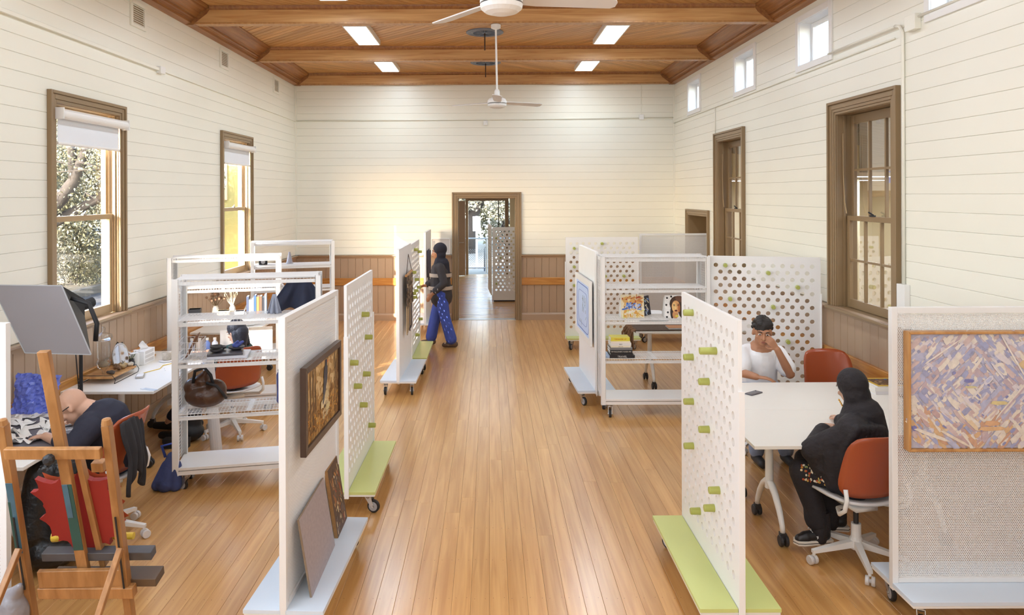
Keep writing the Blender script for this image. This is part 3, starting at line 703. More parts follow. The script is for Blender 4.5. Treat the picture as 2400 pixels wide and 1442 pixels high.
# flip-top table on T legs
def table(loc, rz, label, L=1.6, D=0.8, top='table_top', group='white flip-top tables'):
    root = thing('flip_top_table', label, 'table', (loc[0], loc[1], 0), rz, group)
    MB().bb(-L/2, L/2, -D/2, D/2, 0.711, 0.735).build(top, M['tabletop'], root, bevel=0.003)
    for s in (-1, 1):
        x = s*(L/2-0.25)
        c = MB().lathe([(0.024,0.66),(0.027,0.64),(0.028,0.36),(0.031,0.30)], 16, (x,0,0)); c.bb(x-0.03, x+0.03, -0.06, 0.06, 0.655, 0.70); c.bb(x-0.045, x+0.045, -0.26, 0.26, 0.70, 0.711)
        c.build('column', M['white'], root, smooth=False)
        for t in (-1, 1):
            leg = MB().tube([(x,0,0.345), (x,t*0.05,0.33), (x,t*0.11,0.29), (x,t*0.18,0.21), (x,t*0.225,0.13), (x,t*0.235,0.08)], [0.027,0.026,0.024,0.021,0.018,0.017], 10).build('foot', M['white'], root, smooth=True)
            w = MB()
            for o in (-0.018, 0.018): w.lathe([(0.012,-0.011),(0.034,-0.011),(0.038,-0.006),(0.038,0.006),(0.034,0.011),(0.012,0.011)], 16, (x+o*1.0, t*0.245, 0.038), (1,0,0))
            w.bb(x-0.02, x+0.02, t*0.235-0.022, t*0.235+0.022, 0.045, 0.088); w.build('caster', M['dark'], leg)
        MB().lathe([(0.022,-0.012),(0.022,0.012)], 12, (x-s*0.045, -0.07, 0.675), (0,1,0)).build('latch', M['steel'], root)
    MB().cyl((-(L/2-0.25),0,0.672), (L/2-0.25,0,0.672), 0.021, n=12).build('cross_tube', M['white'], root, smooth=False)
    MB().bb(-0.35, 0.35, 0.06, 0.2, 0.69, 0.711).build('cable_tray', M['dark'], root)
    return root
M['tabletop'] = P('white_laminate', '#F2EEE6', 0.35, var=0.015)
# swivel chair: terracotta back shell, pale seat shell, white frame and star base; faces local +y
def squircle(u, v):
    return u*(1-0.16*abs(v)**5), v*(1-0.10*abs(u)**5)
def chair_proto():
    def back(a, b):
        u, v = squircle(2*a-1, 2*b-1)
        return (0.235*u*(1.0-0.06*v), -0.235-0.055*v+0.075*u*u-0.012*v*v, 0.695+0.205*v)
    bm = MB().sheet(back, 14, 12).mesh('backrest', M['orange'], True)
    def seat(a, b):
        u, v = squircle(2*a-1, 2*b-1)
        return (0.235*u, 0.01+0.235*v, 0.452+0.035*u*u+0.03*max(0, -v)**2-0.05*max(0, v-0.3)**2-0.012)
    sm = MB().sheet(seat, 12, 12).mesh('seat', M['seat'], True)
    fm = MB()
    for s in (-1, 1): fm.tube([(s*0.225,-0.185,0.56), (s*0.232,-0.205,0.50), (s*0.235,-0.19,0.43), (s*0.225,-0.13,0.385), (s*0.16,-0.03,0.375), (s*0.05,0.0,0.375)], 0.0135, 8)
    fm.box((0,0,0.38), (0.16,0.2,0.03)); fm = fm.mesh('frame', M['white'], True)
    cm = MB().lathe([(0.03,0.10),(0.033,0.12),(0.03,0.25)], 14).mesh('column', M['white']); gm = MB().cyl((0,0,0.25), (0,0,0.37), 0.016).mesh('gas_lift', M['dark'])
    bs = MB().lathe([(0.036,0.085),(0.042,0.10),(0.04,0.15),(0.032,0.165)], 14).mesh('base_hub', M['white'])
    lg = MB(); lg.add([(-0.021,0.02,0.10),(0.021,0.02,0.10),(0.021,0.02,0.145),(-0.021,0.02,0.145),(-0.015,0.3,0.072),(0.015,0.3,0.072),(0.015,0.3,0.092),(-0.015,0.3,0.092)], [(0,1,2,3),(7,6,5,4),(0,4,5,1),(1,5,6,2),(2,6,7,3),(3,7,4,0)])
    lg.cyl((0,0.29,0.055), (0,0.29,0.08), 0.01, n=8); lg = lg.mesh('star_leg', M['white'])
    wm = MB()
    for o in (-0.017, 0.017): wm.lathe([(0.008,-0.011),(0.026,-0.011),(0.029,-0.007),(0.029,0.007),(0.026,0.011),(0.008,0.011)], 16, (o,0,0), (1,0,0))
    wm.cyl((-0.01,0,0), (0.01,0,0), 0.012, n=8); wm = wm.mesh('caster', M['seat'])
    def make(loc, rz, label, star=0.2, seat_mat=None):
        root = thing('swivel_chair', label, 'chair', (loc[0], loc[1], 0), rz, 'terracotta swivel chairs')
        for n, me in (('backrest', bm), ('seat', sm)):
            o = inst(n, me, root); m = o.modifiers.new('t', 'SOLIDIFY'); m.thickness = 0.011 if n == 'backrest' else 0.016
        for n, me in (('frame', fm), ('column', cm), ('gas_lift', gm), ('base_hub', bs)): inst(n, me, root)
        for k in range(5):
            a = star+2*PI*k/5; l = inst('star_leg', lg, root, (0,0,0), (0,0,a)); inst('caster', wm, l, (0.0, 0.30, 0.029), (0, 0, 0.8+k))
        return root
    return make
chair = chair_proto()
# ---------------------------------------------------------------- furniture in place
H90 = PI/2
display_panel('peg', 'lime', (1.337, 4.44), H90, 'near right pegboard panel on lime base with ten lime pegs', [(0,8,1),(2,3,1,1),(4,8,1),(5,4,1),(8,8,1),(9,4,1),(12,8,1),(13,2,1),(17,6,1),(15,3,1)], (1.2, 2.9, 2.6, 2.2))
display_panel('perf', 'blue', (-1.085, 4.44), H90-0.045, 'near left perforated metal panel holding the dark framed bird picture', (), (2.0, -0.5, 1.0, 2.4))
display_panel('peg', 'lime', (-1.07, 5.98), H90-0.01, 'pegboard panel on lime base behind the near left metal panel', [(3,5),(6,7),(7,0),(10,6),(10,2),(13,4),(17,8)], (2.9, -0.6, 1.8, 1.5))
display_panel('pin', 'blue', (-1.083, 9.22), H90-0.02, 'plain white panel on blue base with the hanging woven textile', (), (1.7, 1.9, 1.6, 2.0))
display_panel('peg', 'lime', (-1.07, 10.42), H90, 'pegboard panel on lime base just beyond the woven textile', [(0,3),(1,8),(4,0),(6,4),(8,7),(8,3),(8,0),(9,1),(15,9),(17,4)], (2.0, 1.5, 1.2, 1.8))
display_panel('pin', 'blue', (-1.11, 13.05), H90, 'last plain white panel of the left row, beside the walking person', (), (1.7, 1.9, 1.6, 2.0))
display_panel('perf', 'blue', (2.853, 4.145), 0, 'near perforated metal panel carrying the large blue abstract painting', (), (2.7, 2.4, 3.0, 1.0))
display_panel('peg', 'lime', (2.93, 7.76), -0.26, 'pegboard panel standing behind the seated man in white', [(0,1),(1,5),(3,8),(5,1),(6,6),(11,7)], (2.0, 1.2, 0.4, 2.2))
display_panel('peg', 'lime', (1.76, 11.34), 0, 'far pegboard panel on lime base near the back wall', [(1,0),(0,5),(5,0),(7,5),(7,8),(9,0)], (2.6, 2.2, 3.0, 1.0))
display_panel('perf', 'blue', (-3.05, 3.745), 0, 'perforated metal panel behind the wooden easel', (), (2.0, 1.0, 1.5, 2.5))
display_panel('pin', 'blue', (1.19, 8.75), H90+0.036, 'white panel on blue base with the pale blue print', (), (1.4, 2.6, 2.0, 2.9))
display_panel('perf', 'blue', (3.02, 11.85), 0, 'far perforated metal panel beside the far lime pegboard', (), (2.0, 1.0, 1.5, 2.5))
lb = thing('peg_screen', 'L-shaped pegboard screen in the lobby, seen through the back doorway', 'screen', (0.075, 16.2, 0))
o = inst('pegboard', PEGB, lb, (0.565, 0, -0.06)); inst('pegboard', PEGB, lb, (-0.06, 0.59, -0.02), (0, 0, H90+0.06))
for j, i in ((2, 0), (8, 1), (16, 0)): x, z = hole_at(j, i); inst('peg', PEGM, lb, (0.565+x, -0.011, z-0.06))
MB().bb(0.0, 1.13, -0.012, 0.012, 0.03, 0.1).build('plinth', M['offwhite'], lb); MB().bb(-0.012, 0.012, 0.02, 1.15, 0.03, 0.14).build('plinth', M['offwhite'], lb)
MB().bb(0.02, 1.11, 0.01, 1.1, 0.0, 0.03).build('skid', M['dark'], lb)
wire_shelf((1.79, 7.985), 0, 'white wire shelf with paintings and a book stack', (3.0, 2.0, 2.6, 1.9))
S11 = (-2.03, 6.165, 0.20); S12 = (-2.96, 8.17, 0.23); S13 = (-2.9, 10.72, 0.28)
wire_shelf(S11[:2], S11[2], 'wire shelf with the brown leather bag and dark bowls', (1.2, 2.0, 3.0, -0.6))
wire_shelf(S12[:2], S12[2], 'wire shelf by the left wall with books and dried flowers')
wire_shelf(S13[:2], S13[2], 'farthest left wire shelf in the back corner')
table((2.54, 5.17), 0, 'white table the person in black sits at')
table((2.54, 5.975), 0, 'white table with the phone and magazines, before the man in white')
table((-3.255, 5.05), H90, 'desk covered in paper scraps, used by the bald man', L=1.2, D=0.78)
table((-3.255, 6.96), H90, 'white desk with glass jar, mirror and mug')
table((-3.255, 9.48), H90, 'white desk between the two far left wire shelves', L=1.4, D=0.75)
table((2.565, 9.13), 0, 'table draped with the dark woven runner', D=0.75)
chair((2.38, 4.72), 0.22, 'swivel chair under the person in black', 0.2)
chair((2.55, 6.86), PI+0.25, 'swivel chair holding the man in the white t-shirt')
chair((3.2, 6.68), PI, 'empty swivel chair by the magazines')
chair((-2.72, 5.09), H90-0.1, 'swivel chair of the bald man, a black jacket over it', -3.04)
chair((-2.60, 7.33), 0.75, 'swivel chair seen through the left wire shelf', 0.45)

def loc_on(S, x, y, z):
    c, s = math.cos(S[2]), math.sin(S[2]); return (S[0]+c*x-s*y, S[1]+s*x+c*y, z)

# ---------------------------------------------------------------- pictures
def strokes(mb, n, fn, rnd):
    for i in range(n):
        x, z, L, W, a, col = fn(rnd, i)
        mb_c, mb_s = math.cos(a), math.sin(a); d = -0.0004-0.000003*i
        mb.add([(x+mb_c*p*L-mb_s*q*W, d, z+mb_s*p*L+mb_c*q*W) for p, q in ((-0.5,-0.35),(-0.2,-0.5),(0.35,-0.42),(0.5,0.0),(0.3,0.45),(-0.4,0.5))], [(0,1,2,3,4,5)], hx(col))
VC = VCOL('painted_canvas', 0.6)
def frame4(root, W, Hh, w, d, mat, back=0.0):
    """four mitred frame members round a W x Hh picture centred on x, z from 0"""
    X = W/2
    for (a, b, c, e) in (((-X,0),(X,0),(X-w,w),(-X+w,w)), ((X,0),(X,Hh),(X-w,Hh-w),(X-w,w)), ((X,Hh),(-X,Hh),(-X+w,Hh-w),(X-w,Hh-w)), ((-X,Hh),(-X,0),(-X+w,w),(-X+w,Hh-w))):
        MB().prism([a, b, c, e], d, (0, 0, 0), (1,0,0), (0,0,1)).build('frame_member', mat, root, bevel=0.003)
# large abstract, ring of diamonds
r = random.Random(3)
ab = thing('framed_painting', 'large blue and cream abstract painting in oak frame', 'painting', (2.752, 4.126, 0.941))
frame4(ab, 0.80, 0.675, 0.014, 0.056, M['oak'])
mb = MB().bb(-0.384, 0.384, -0.034, -0.005, 0.016, 0.659)
for i in range(len(mb.c)): mb.c[i] = hx('#B9B4C2')
def fa(rr, i):
    x, z = rr.uniform(-0.37, 0.37), rr.uniform(0.035, 0.645); dx, dz = x-0.0, z-0.345
    ring = abs(dx)+abs(dz)*1.05; a = (-1 if dx*dz > 0 else 1)*(0.82+rr.gauss(0, 0.09)); L = rr.uniform(0.03, 0.12); W = rr.uniform(0.012, 0.034)
    if i < 350: pal = ['#C9C3CE','#AEABC6','#D8CFC6','#9C9FC0','#C6B4B8','#E3D8C8','#B8B4C8']
    elif rr.random() < 0.25: a += PI/2; pal = ['#E8DCC8','#A3A6C6','#C9A79C','#8388AE','#D7CDD2']; L *= 0.45
    else: pal = ['#E6DAC8','#A9ACC8','#8F96C0','#CDB0A6','#D9CFD0','#EADFC9','#B79CA0']
    col = rr.choice(pal)
    if dz < -0.12 and rr.random() < 0.4+0.5*max(0, -dz-0.12): col = rr.choice(['#D9A54C','#E3C48C','#C98B45','#E9DABD','#B98F84'])
    if x > 0.25 and z > 0.4 and rr.random() < 0.5: col = rr.choice(['#E0C58A','#D8B25E','#E9DCC0'])
    if i > 1250 and rr.random() < 0.3: col = rr.choice(['#6E78B0','#7A82A8','#5A66AC']); L *= 0.4; W *= 0.6
    return max(-0.36, min(0.36, x)), z, L, W, a, col
st = MB(); strokes(st, 1350, fa, r); dq = -0.0055
for (x, z, L, W, a, col) in ((-0.05,0.395,0.06,0.02,0,'#2E3C9C'),(-0.04,0.36,0.07,0.012,0,'#D6C870'),(0.12,0.27,0.1,0.022,0,'#D9C25C'),(0.08,0.155,0.09,0.03,0,'#D99A3C'),(0.08,0.125,0.16,0.024,0.03,'#DDA648'),
        (-0.36,0.13,0.03,0.03,0.6,'#3040A8'),(-0.26,0.09,0.22,0.02,-0.35,'#EADDC6'),(-0.13,0.07,0.2,0.016,-0.5,'#E6D3B4'),(0.25,0.1,0.2,0.022,-0.9,'#E8DCC4'),(0.2,0.3,0.34,0.012,0.87,'#E9DCC6'),(0.22,0.31,0.34,0.010,0.85,'#B99CA0'),(0.2,0.53,0.3,0.01,-1.05,'#EADFD0'),(-0.2,0.56,0.26,0.009,0.6,'#EEE2CF'),
        (0.06,0.40,0.07,0.03,0.8,'#DAD4DC'),(0.06,0.40,0.04,0.018,0.8,'#AFB4D4'),(0.0,0.34,0.12,0.014,0.9,'#E2DAD2'),(0.11,0.45,0.12,0.012,-0.9,'#DED6D6')):
    dq -= 0.00006; d = dq; c, s = math.cos(a), math.sin(a)
    st.add([(x+c*p*L-s*q*W, d, z+s*p*L+c*q*W) for p, q in ((-0.5,-0.2),(-0.2,-0.5),(0.35,-0.42),(0.5,0.0),(0.3,0.45),(-0.4,0.5))], [(0,1,2,3,4,5)], hx(col))
def mute(st, col, k):
    b = hx(col); st.c = [tuple(c[i]*(1-k)+b[i]*k for i in range(3))+(1,) for c in st.c]
mute(st, '#C2BCC8', 0.33)
cv = mb.build('canvas', VC, ab); struct(st.build('brushwork', VC, cv, loc=(0, -0.034, 0)), 'stuff')
# dark framed picture of a bird in a wood
bp = thing('framed_picture', 'dark framed picture of a bird in a brown wood', 'painting', (-1.043, 4.45, 0.93), H90-0.045)
frame4(bp, 0.80, 0.50, 0.04, 0.035, P('dark_brown_frame', '#4A382F', 0.35, var=0.1))
mb = MB().bb(-0.365, 0.365, -0.02, -0.004, 0.038, 0.462); mb.c = [hx('#A5814F')]*len(mb.c)
def fb(rr, i):
    x, z = rr.uniform(-0.35, 0.35), rr.uniform(0.05, 0.45)
    if i < 350: return x, z, rr.uniform(0.05, 0.12), 0.03, rr.uniform(0, 3), rr.choice(['#C7A26C','#B8945E','#A8804A','#D2B381','#94703F'] if z > 0.25 else ['#8A6334','#9C7440','#7A5328','#B58A4E'])
    if i < 440: return rr.choice([-0.33,-0.27,-0.21,-0.16,0.28,0.33])+rr.uniform(-0.015,0.015), rr.uniform(0.12,0.42), rr.uniform(0.1,0.22), 0.008, PI/2+rr.gauss(0,0.04), rr.choice(['#5E4428','#6E5232','#82623C'])
    if i < 520: return rr.uniform(0.0,0.13), rr.uniform(0.1,0.3), rr.uniform(0.02,0.06), 0.02, rr.uniform(-0.5,0.5), rr.choice(['#D8C39A','#C9B184','#B9A684'])
    return x, rr.uniform(0.05,0.2), rr.uniform(0.01,0.03), 0.008, rr.uniform(0,3), rr.choice(['#C98A2E','#DDA448','#A86A24','#5E4420'])
st = MB(); strokes(st, 640, fb, random.Random(5)); dq = -0.004
for (x,z,L,W,a,col) in ((0.0,0.20,0.13,0.05,0.3,'#D9C79E'),(0.06,0.23,0.12,0.05,-0.2,'#CDB88C'),(0.10,0.15,0.1,0.04,0.1,'#D6C490'),(0.05,0.355,0.14,0.085,1.45,'#3E3E48'),(0.03,0.29,0.12,0.06,1.25,'#484850'),(0.06,0.425,0.05,0.045,0,'#34353E'),(0.095,0.43,0.035,0.014,0.2,'#C9703A'),(0.01,0.235,0.11,0.03,1.15,'#54545E'),(0.03,0.165,0.03,0.02,0.3,'#5A4A3A'),
        (0.25,0.4,0.1,0.008,1.2,'#4A3A28'),(0.28,0.36,0.09,0.006,0.7,'#4A3A28'),(-0.338,0.075,0.012,0.012,0,'#D8D0C4'),(-0.338,0.093,0.012,0.008,0,'#D8D0C4')):
    dq -= 0.00006; c, s = math.cos(a), math.sin(a)
    st.add([(x+c*p*L-s*q*W, dq, z+s*p*L+c*q*W) for p, q in ((-0.5,-0.2),(-0.2,-0.5),(0.35,-0.42),(0.5,0.0),(0.3,0.45),(-0.4,0.5))], [(0,1,2,3,4,5)], hx(col))
cv = mb.build('picture', VC, bp); struct(st.build('brushwork', VC, cv, loc=(0, -0.02, 0)), 'stuff')
# canvases leaning on the blue base
def leaning(name, label, cat, y0, y1, xb, xt, zb, h, t, col, edge, fn=None, n=0, seed=1):
    W = y1-y0; dx = xb-xt; rt = thing(name, label, cat, (xb, (y0+y1)/2, zb), H90)
    lean = math.asin(min(0.9, dx/h)); inner = MB().bb(-W/2, W/2, 0, t, 0, h); inner.c = [hx(edge)]*6
    c = inner.build('canvas', VC, rt, bevel=0.002); c.rotation_euler = (-lean, 0, 0)
    st = MB()
    st.add([(-W/2,-0.0006,0),(W/2,-0.0006,0),(W/2,-0.0006,h),(-W/2,-0.0006,h)], [(0,1,2,3)], hx(col))
    if fn: strokes(st, n, fn, random.Random(seed))
    struct(st.build('paint_layer', VC, c), 'stuff'); return rt
leaning('grey_canvas', 'plain grey canvas leaning on the near left metal panel', 'canvas', 4.0, 4.60, -0.985, -1.055, 0.177, 0.435, 0.012, '#A79B9C', '#8E7B66',
    lambda rr, i: (rr.uniform(-0.2,0.2), rr.uniform(0.06,0.38), rr.uniform(0.04,0.14), rr.uniform(0.02,0.06), rr.gauss(1.57,0.3), rr.choice(['#A99E9F','#A2979C','#ABA09E','#9C94A0'])), 60, 2)
leaning('brown_canvas', 'small dark brown abstract canvas beside the grey one', 'canvas', 4.69, 4.99, -0.985, -1.052, 0.177, 0.44, 0.024, '#5E4636', '#A57B4C',
    lambda rr, i: (rr.uniform(-0.12,0.12), rr.uniform(0.03,0.41), rr.uniform(0.02,0.09), rr.uniform(0.004,0.02), rr.gauss(1.6,0.6), rr.choice(['#4A362B','#7A5636','#94623A','#C98C4A','#A8452A','#D8C49A','#35281F','#6A6468'])), 170, 4)
# woven textile hanging from a dowel
tx = thing('woven_textile', 'brown and cream woven hanging on a wooden dowel', 'textile', (-1.04, 9.22, 1.40), H90)
MB().cyl((-0.33,-0.02,0), (0.33,-0.02,0), 0.016, n=10).build('dowel', M['oak'], tx)
MB().tube([(-0.28,-0.02,0.015), (0.0,-0.012,0.24), (0.28,-0.02,0.015)], 0.004).build('hanging_cord', P('dark_cord', '#4A3D32', 0.8), tx)
mb = MB(); rr = random.Random(9)
pal = ['#6E5A48','#8C7660','#5A4838','#A08A70','#4A3E36']
for i in range(16):
    x = -0.29+i*0.038
    for k in range(9): mb.bar((x+rr.uniform(-.006,.006), -0.024-rr.uniform(0,.012), -0.02-k*0.042), (x+rr.uniform(-.012,.012), -0.024-rr.uniform(0,.014), -0.066-k*0.042), 0.034, 0.012, (0,1,0), hx(rr.choice(pal)))
for i in range(13):
    x = -0.28+i*0.046; mb.bar((x, -0.022, -0.38), (x+rr.uniform(-.02,.02), -0.022, -0.66-rr.uniform(0, 0.1)), 0.03, 0.008, (0,1,0), hx(rr.choice(['#D9BE94','#3C3A40','#4A484C','#6A5A4A','#C8A878','#45434A'])))
struct(mb.build('weave', VC, tx), 'stuff')
# dark hangings on the last left panel
for yy, z0, z1 in ((12.72, 0.95, 1.42), (12.98, 0.85, 1.42), (13.25, 0.9, 1.38)):
    o = MB().sheet(lambda a, b, yy=yy, z0=z0, z1=z1: (-1.075-0.008*math.sin(a*9), yy-0.09+0.18*a, z0+(z1-z0)*b), 10, 3).build('cloth_strip', P('grey_brown_cloth', '#5A5560', 0.85, var=0.2, sc=30), None, True, thick=0.006)
    tag(o, 'dark cloth strip pinned on the last left panel', 'cloth', 'cloth strips on the last left panel')
# pale blue print on the white panel
pr = thing('framed_print', 'pale blue line print in white frame on the white panel', 'picture', (1.148, 8.76, 0.66), -H90+0.036)
frame4(pr, 1.06, 0.74, 0.07, 0.03, M['white'])
o = MB().bb(-0.47, 0.47, -0.022, -0.004, 0.065, 0.675).build('sheet', P('pale_blue_sheet', '#C4D4F2', 0.5, var=0.05, sc=4), pr)
mb = MB(); rr = random.Random(2); C = hx('#4A66B4')
def roundpts(X, z0, z1, rad):
    out = []
    for cx, cz, a0 in ((X-rad, z1-rad, 0), (-X+rad, z1-rad, PI/2), (-X+rad, z0+rad, PI), (X-rad, z0+rad, 1.5*PI)):
        out += [(cx+rad*math.cos(a0+k*PI/12), cz+rad*math.sin(a0+k*PI/12)) for k in range(7)]
    return out
for X, z0, z1, w in ((0.42, 0.10, 0.64, 0.008), (0.32, 0.17, 0.56, 0.003)):
    q = roundpts(X, z0, z1, 0.1)
    for a, b in zip(q, q[1:]+q[:1]): mb.bar((a[0],-0.0235,a[1]), (b[0],-0.0235,b[1]), 0.002, w, (0,0,1) if abs(a[0]-b[0]) > abs(a[1]-b[1]) else (1,0,0), C)
for i in range(14):
    x, z = rr.uniform(-0.18, 0.22), rr.uniform(0.2, 0.5); mb.bar((x,-0.0235,z), (x+rr.uniform(-.03,.06),-0.0235,z+rr.uniform(-.09,.09)), 0.002, 0.003, (1,0,0), hx('#8A9080'))
struct(mb.build('drawn_lines', VC, o), 'stuff')

# ---------------------------------------------------------------- things on the right wire shelf
a = thing('canvas_on_easel_card', 'small orange and blue abstract canvas on the right wire shelf', 'painting', (1.56, 7.88, 1.046), 0.0)
mb = MB().box((0,0.03,0.125), (0.25,0.018,0.25), Matrix.Rotation(-0.12, 3, 'X')); mb.c = [hx('#E6D9B8')]*6; cv = mb.build('canvas', VC, a)
def fs(rr, i):
    x, z = rr.uniform(-0.1,0.1), rr.uniform(-0.105,0.105)
    pal = ['#E9DFC4','#E6D3A4','#DDB874','#EADBB8','#E2C488','#D8C8B0'] if i < 70 else (['#B8562E','#C98A4A','#A8442A','#D8A860'] if z > 0.03 else ['#6E90D0','#4A6CB8','#A8BCE0','#8A5A34','#C9C8CC'] if z > -0.04 else ['#D8A048','#E2C070','#DCD88A','#E9E0CC'])
    return x, z, rr.uniform(0.03,0.08), rr.uniform(0.010,0.026), rr.gauss(0, 0.5) if i % 3 else 1.57, rr.choice(pal)
mb = MB(); strokes(mb, 170, fs, random.Random(8))
for i in range(14): mb.c and None
o = struct(mb.build('brushwork', VC, cv, loc=(0, 0.02, 0.125)), 'stuff'); o.rotation_euler = (-0.12, 0, 0)
MB().prism([(-0.0,0),(0.13,0),(0.03,0.22)], 0.006, (-0.128, 0.03, 0), (0,1,0), (0,0,1)).build('card_stand', M['offwhite'], a)
b = thing('canvas_block', 'dark blue canvas behind the orange abstract', 'painting', (1.72, 8.02, 1.046), 0.9)
mb = MB().box((0,0,0.11), (0.2,0.02,0.21), Matrix.Rotation(-0.15, 3, 'X')); mb.c = [hx('#2A2C38')]*6; cv = mb.build('canvas', VC, b)
mb = MB(); strokes(mb, 30, lambda rr, i: (rr.uniform(-0.07,0.07), rr.uniform(-0.08,0.08), rr.uniform(0.03,0.08), 0.015, rr.uniform(0,3), rr.choice(['#3A62C0','#8FA6C8','#E2D8C0','#222430'])), random.Random(1))
o = struct(mb.build('brushwork', VC, cv, loc=(0, -0.012, 0.11)), 'stuff'); o.rotation_euler = (-0.15, 0, 0)
p = thing('portrait_painting', 'portrait of a brown-haired woman on polka dots', 'painting', (2.04, 7.87, 1.046), 0.0)
mb = MB().box((0,0.03,0.12), (0.26,0.018,0.245), Matrix.Rotation(-0.1, 3, 'X')); mb.c = [hx('#EFECE8')]*6; cv = mb.build('canvas', VC, p)
MB().prism([(0,0),(0.13,0),(0.03,0.22)], 0.006, (-0.134, 0.03, 0), (0,1,0), (0,0,1)).build('card_stand', M['offwhite'], p)
mb = MB(); d = [0.0]
def disc(x, z, rx, rz, col, n=14, rot=0.0):
    d[0] -= 0.00012; c, s = math.cos(rot), math.sin(rot)
    q = [(rx*math.cos(2*PI*k/n), rz*math.sin(2*PI*k/n)) for k in range(n)]
    mb.add([(x+c*u-s*v, d[0], z+s*u+c*v) for u, v in q], [tuple(range(n))], hx(col))
for x, z in ((-0.105,0.095),(-0.115,0.02),(-0.1,-0.06),(-0.112,-0.11),(0.11,0.1),(0.115,0.02),(0.12,-0.04),(-0.06,0.11)): disc(x, z, 0.011, 0.011, '#1E1C1E')
disc(-0.005,0.03,0.075,0.085,'#3A2618'); disc(0.02,0.06,0.08,0.058,'#4A3020'); disc(0.055,-0.05,0.045,0.085,'#3A2618',rot=0.25); disc(-0.055,-0.06,0.02,0.07,'#33221A')
disc(-0.02,-0.085,0.032,0.045,'#C98F5E'); disc(-0.012,-0.0,0.046,0.068,'#D8A066'); disc(-0.03,0.0,0.022,0.05,'#E8C07E'); disc(0.022,-0.01,0.012,0.05,'#B06A3C')
disc(0.03,0.085,0.05,0.03,'#6E4A38',rot=-0.3); disc(-0.03,0.012,0.011,0.004,'#2A1A14'); disc(0.012,0.014,0.011,0.004,'#2A1A14'); disc(-0.031,0.024,0.014,0.003,'#2A1A14',rot=0.2); disc(0.013,0.026,0.014,0.003,'#2A1A14',rot=-0.25)
disc(-0.012,-0.012,0.006,0.018,'#E9C890'); disc(-0.012,-0.042,0.017,0.010,'#8A3A2E'); disc(-0.012,-0.042,0.010,0.005,'#2A1412'); disc(-0.005,-0.1,0.02,0.012,'#D9C64A')
o = struct(mb.build('painted_figure', VC, cv, loc=(0, 0.0205, 0.12)), 'stuff'); o.rotation_euler = (-0.1, 0, 0)
def book(label, c, dims, rz, col, group='books', spine=None, tcol='#F2EEE6', tsize=0.02, pages='#EDE6D8', z=None):
    """cover boards, page block and spine lettering; spine faces local -y"""
    W, D, T = dims; rt = thing('book', label, 'book', c, rz, group); cm = P('book_cover', col, 0.4, var=0.05)
    q = MB().bb(-W/2, W/2, -D/2, D/2, 0, 0.003); q.bb(-W/2, W/2, -D/2, D/2, T-0.003, T); q.bb(-W/2, W/2, -D/2, -D/2+0.004, 0.003, T-0.003); q.build('cover', cm, rt)
    MB().bb(-W/2+0.003, W/2-0.003, -D/2+0.004, D/2-0.004, 0.003, T-0.003).build('pages', P('book_pages', pages, 0.8, var=0.03), rt)
    if spine: text('spine_lettering', spine, tsize, (0, -D/2-0.0006, T/2), (PI/2, 0, 0), P('lettering_ink', tcol, 0.6), rt)
    return rt
zz = 0.626
for lab, W, D, T, dx, col, sp, tc, ts in (
    ('black travel book at the bottom of the right shelf stack', 0.27, 0.21, 0.030, 0.0, '#242124', 'TRAVEL', '#D8D4CE', 0.03),
    ('slim dark book above the travel book', 0.24, 0.20, 0.018, -0.005, '#2E2B2C', None, '#FFFFFF', 0.01),
    ('thick black book with white capitals, mid stack', 0.24, 0.19, 0.034, -0.01, '#1C1A1B', "TIM FAULKNER'S AUSSIE ARK", '#E9E2D6', 0.017),
    ('black and white spined book, mid stack', 0.245, 0.18, 0.026, -0.01, '#7C7A7A', None, '#FFFFFF', 0.01),
    ('cream book under the white ones', 0.215, 0.17, 0.018, -0.012, '#E9DFC6', 'BIRDS AND', '#5A4A3A', 0.010),
    ('white book with dark lettering in the stack', 0.225, 0.17, 0.030, -0.012, '#E8E4DE', 'BIRD', '#2A2A38', 0.016),
    ('pale book under the yellow one', 0.21, 0.17, 0.018, -0.014, '#EFE6D8', None, '#FFFFFF', 0.01),
    ('yellow paperback on top of the stack', 0.205, 0.16, 0.040, -0.016, '#DFD24C', 'THE BOOK OF', '#C4572E', 0.02)):
    book(lab, (1.43+dx, 7.92, zz), (W, D, T), 0, col, 'book stack on the right wire shelf', sp, tc, ts); zz += T+0.0005
book('pale blue brochure left of the book stack', (1.262, 7.93, 0.626), (0.08, 0.2, 0.022), 0.0, '#A9BCD8', 'book stack on the right wire shelf')
# runner with fringe, notebook and white bundle on the far table
ru = thing('woven_runner', 'dark brown woven runner with long fringe on the far table', 'textile', (1.76, 9.0, 0.735))
o = MB().sheet(lambda a, b: (0.0+1.3*a, -0.245+0.45*b, 0.009+0.003*math.sin(a*60)*math.sin(b*22)), 60, 20).build('cloth', P('dark_weave', '#5C4A3C', 0.9, var=0.45, sc=60, bump=0.8, bsc=90), ru, True, thick=0.008)
mb = MB(); rr = random.Random(6)
for i in range(60):
    y = -0.25+rr.random()*0.46; x = rr.uniform(-0.02, 0.0); L = rr.uniform(0.06, 0.20) if y > -0.15 else rr.uniform(0.14, 0.26)
    mb.tube([(x+0.02, y, 0.012), (x-0.02, y+rr.uniform(-.02,.02), -0.005), (x-0.04+rr.uniform(-.03,.02), y+rr.uniform(-.03,.03), -L*0.5), (x-0.03+rr.uniform(-.04,.03), y+rr.uniform(-.04,.04), -L)], [0.006,0.007,0.007,0.003], 5)
struct(mb.build('fringe', P('fringe_wool', '#8A6648', 0.9, var=0.35, sc=40), ru), 'stuff')
nb = thing('notebook', 'brown ring-bound notebook lying on the woven runner', 'notebook', (2.34, 8.90, 0.750))
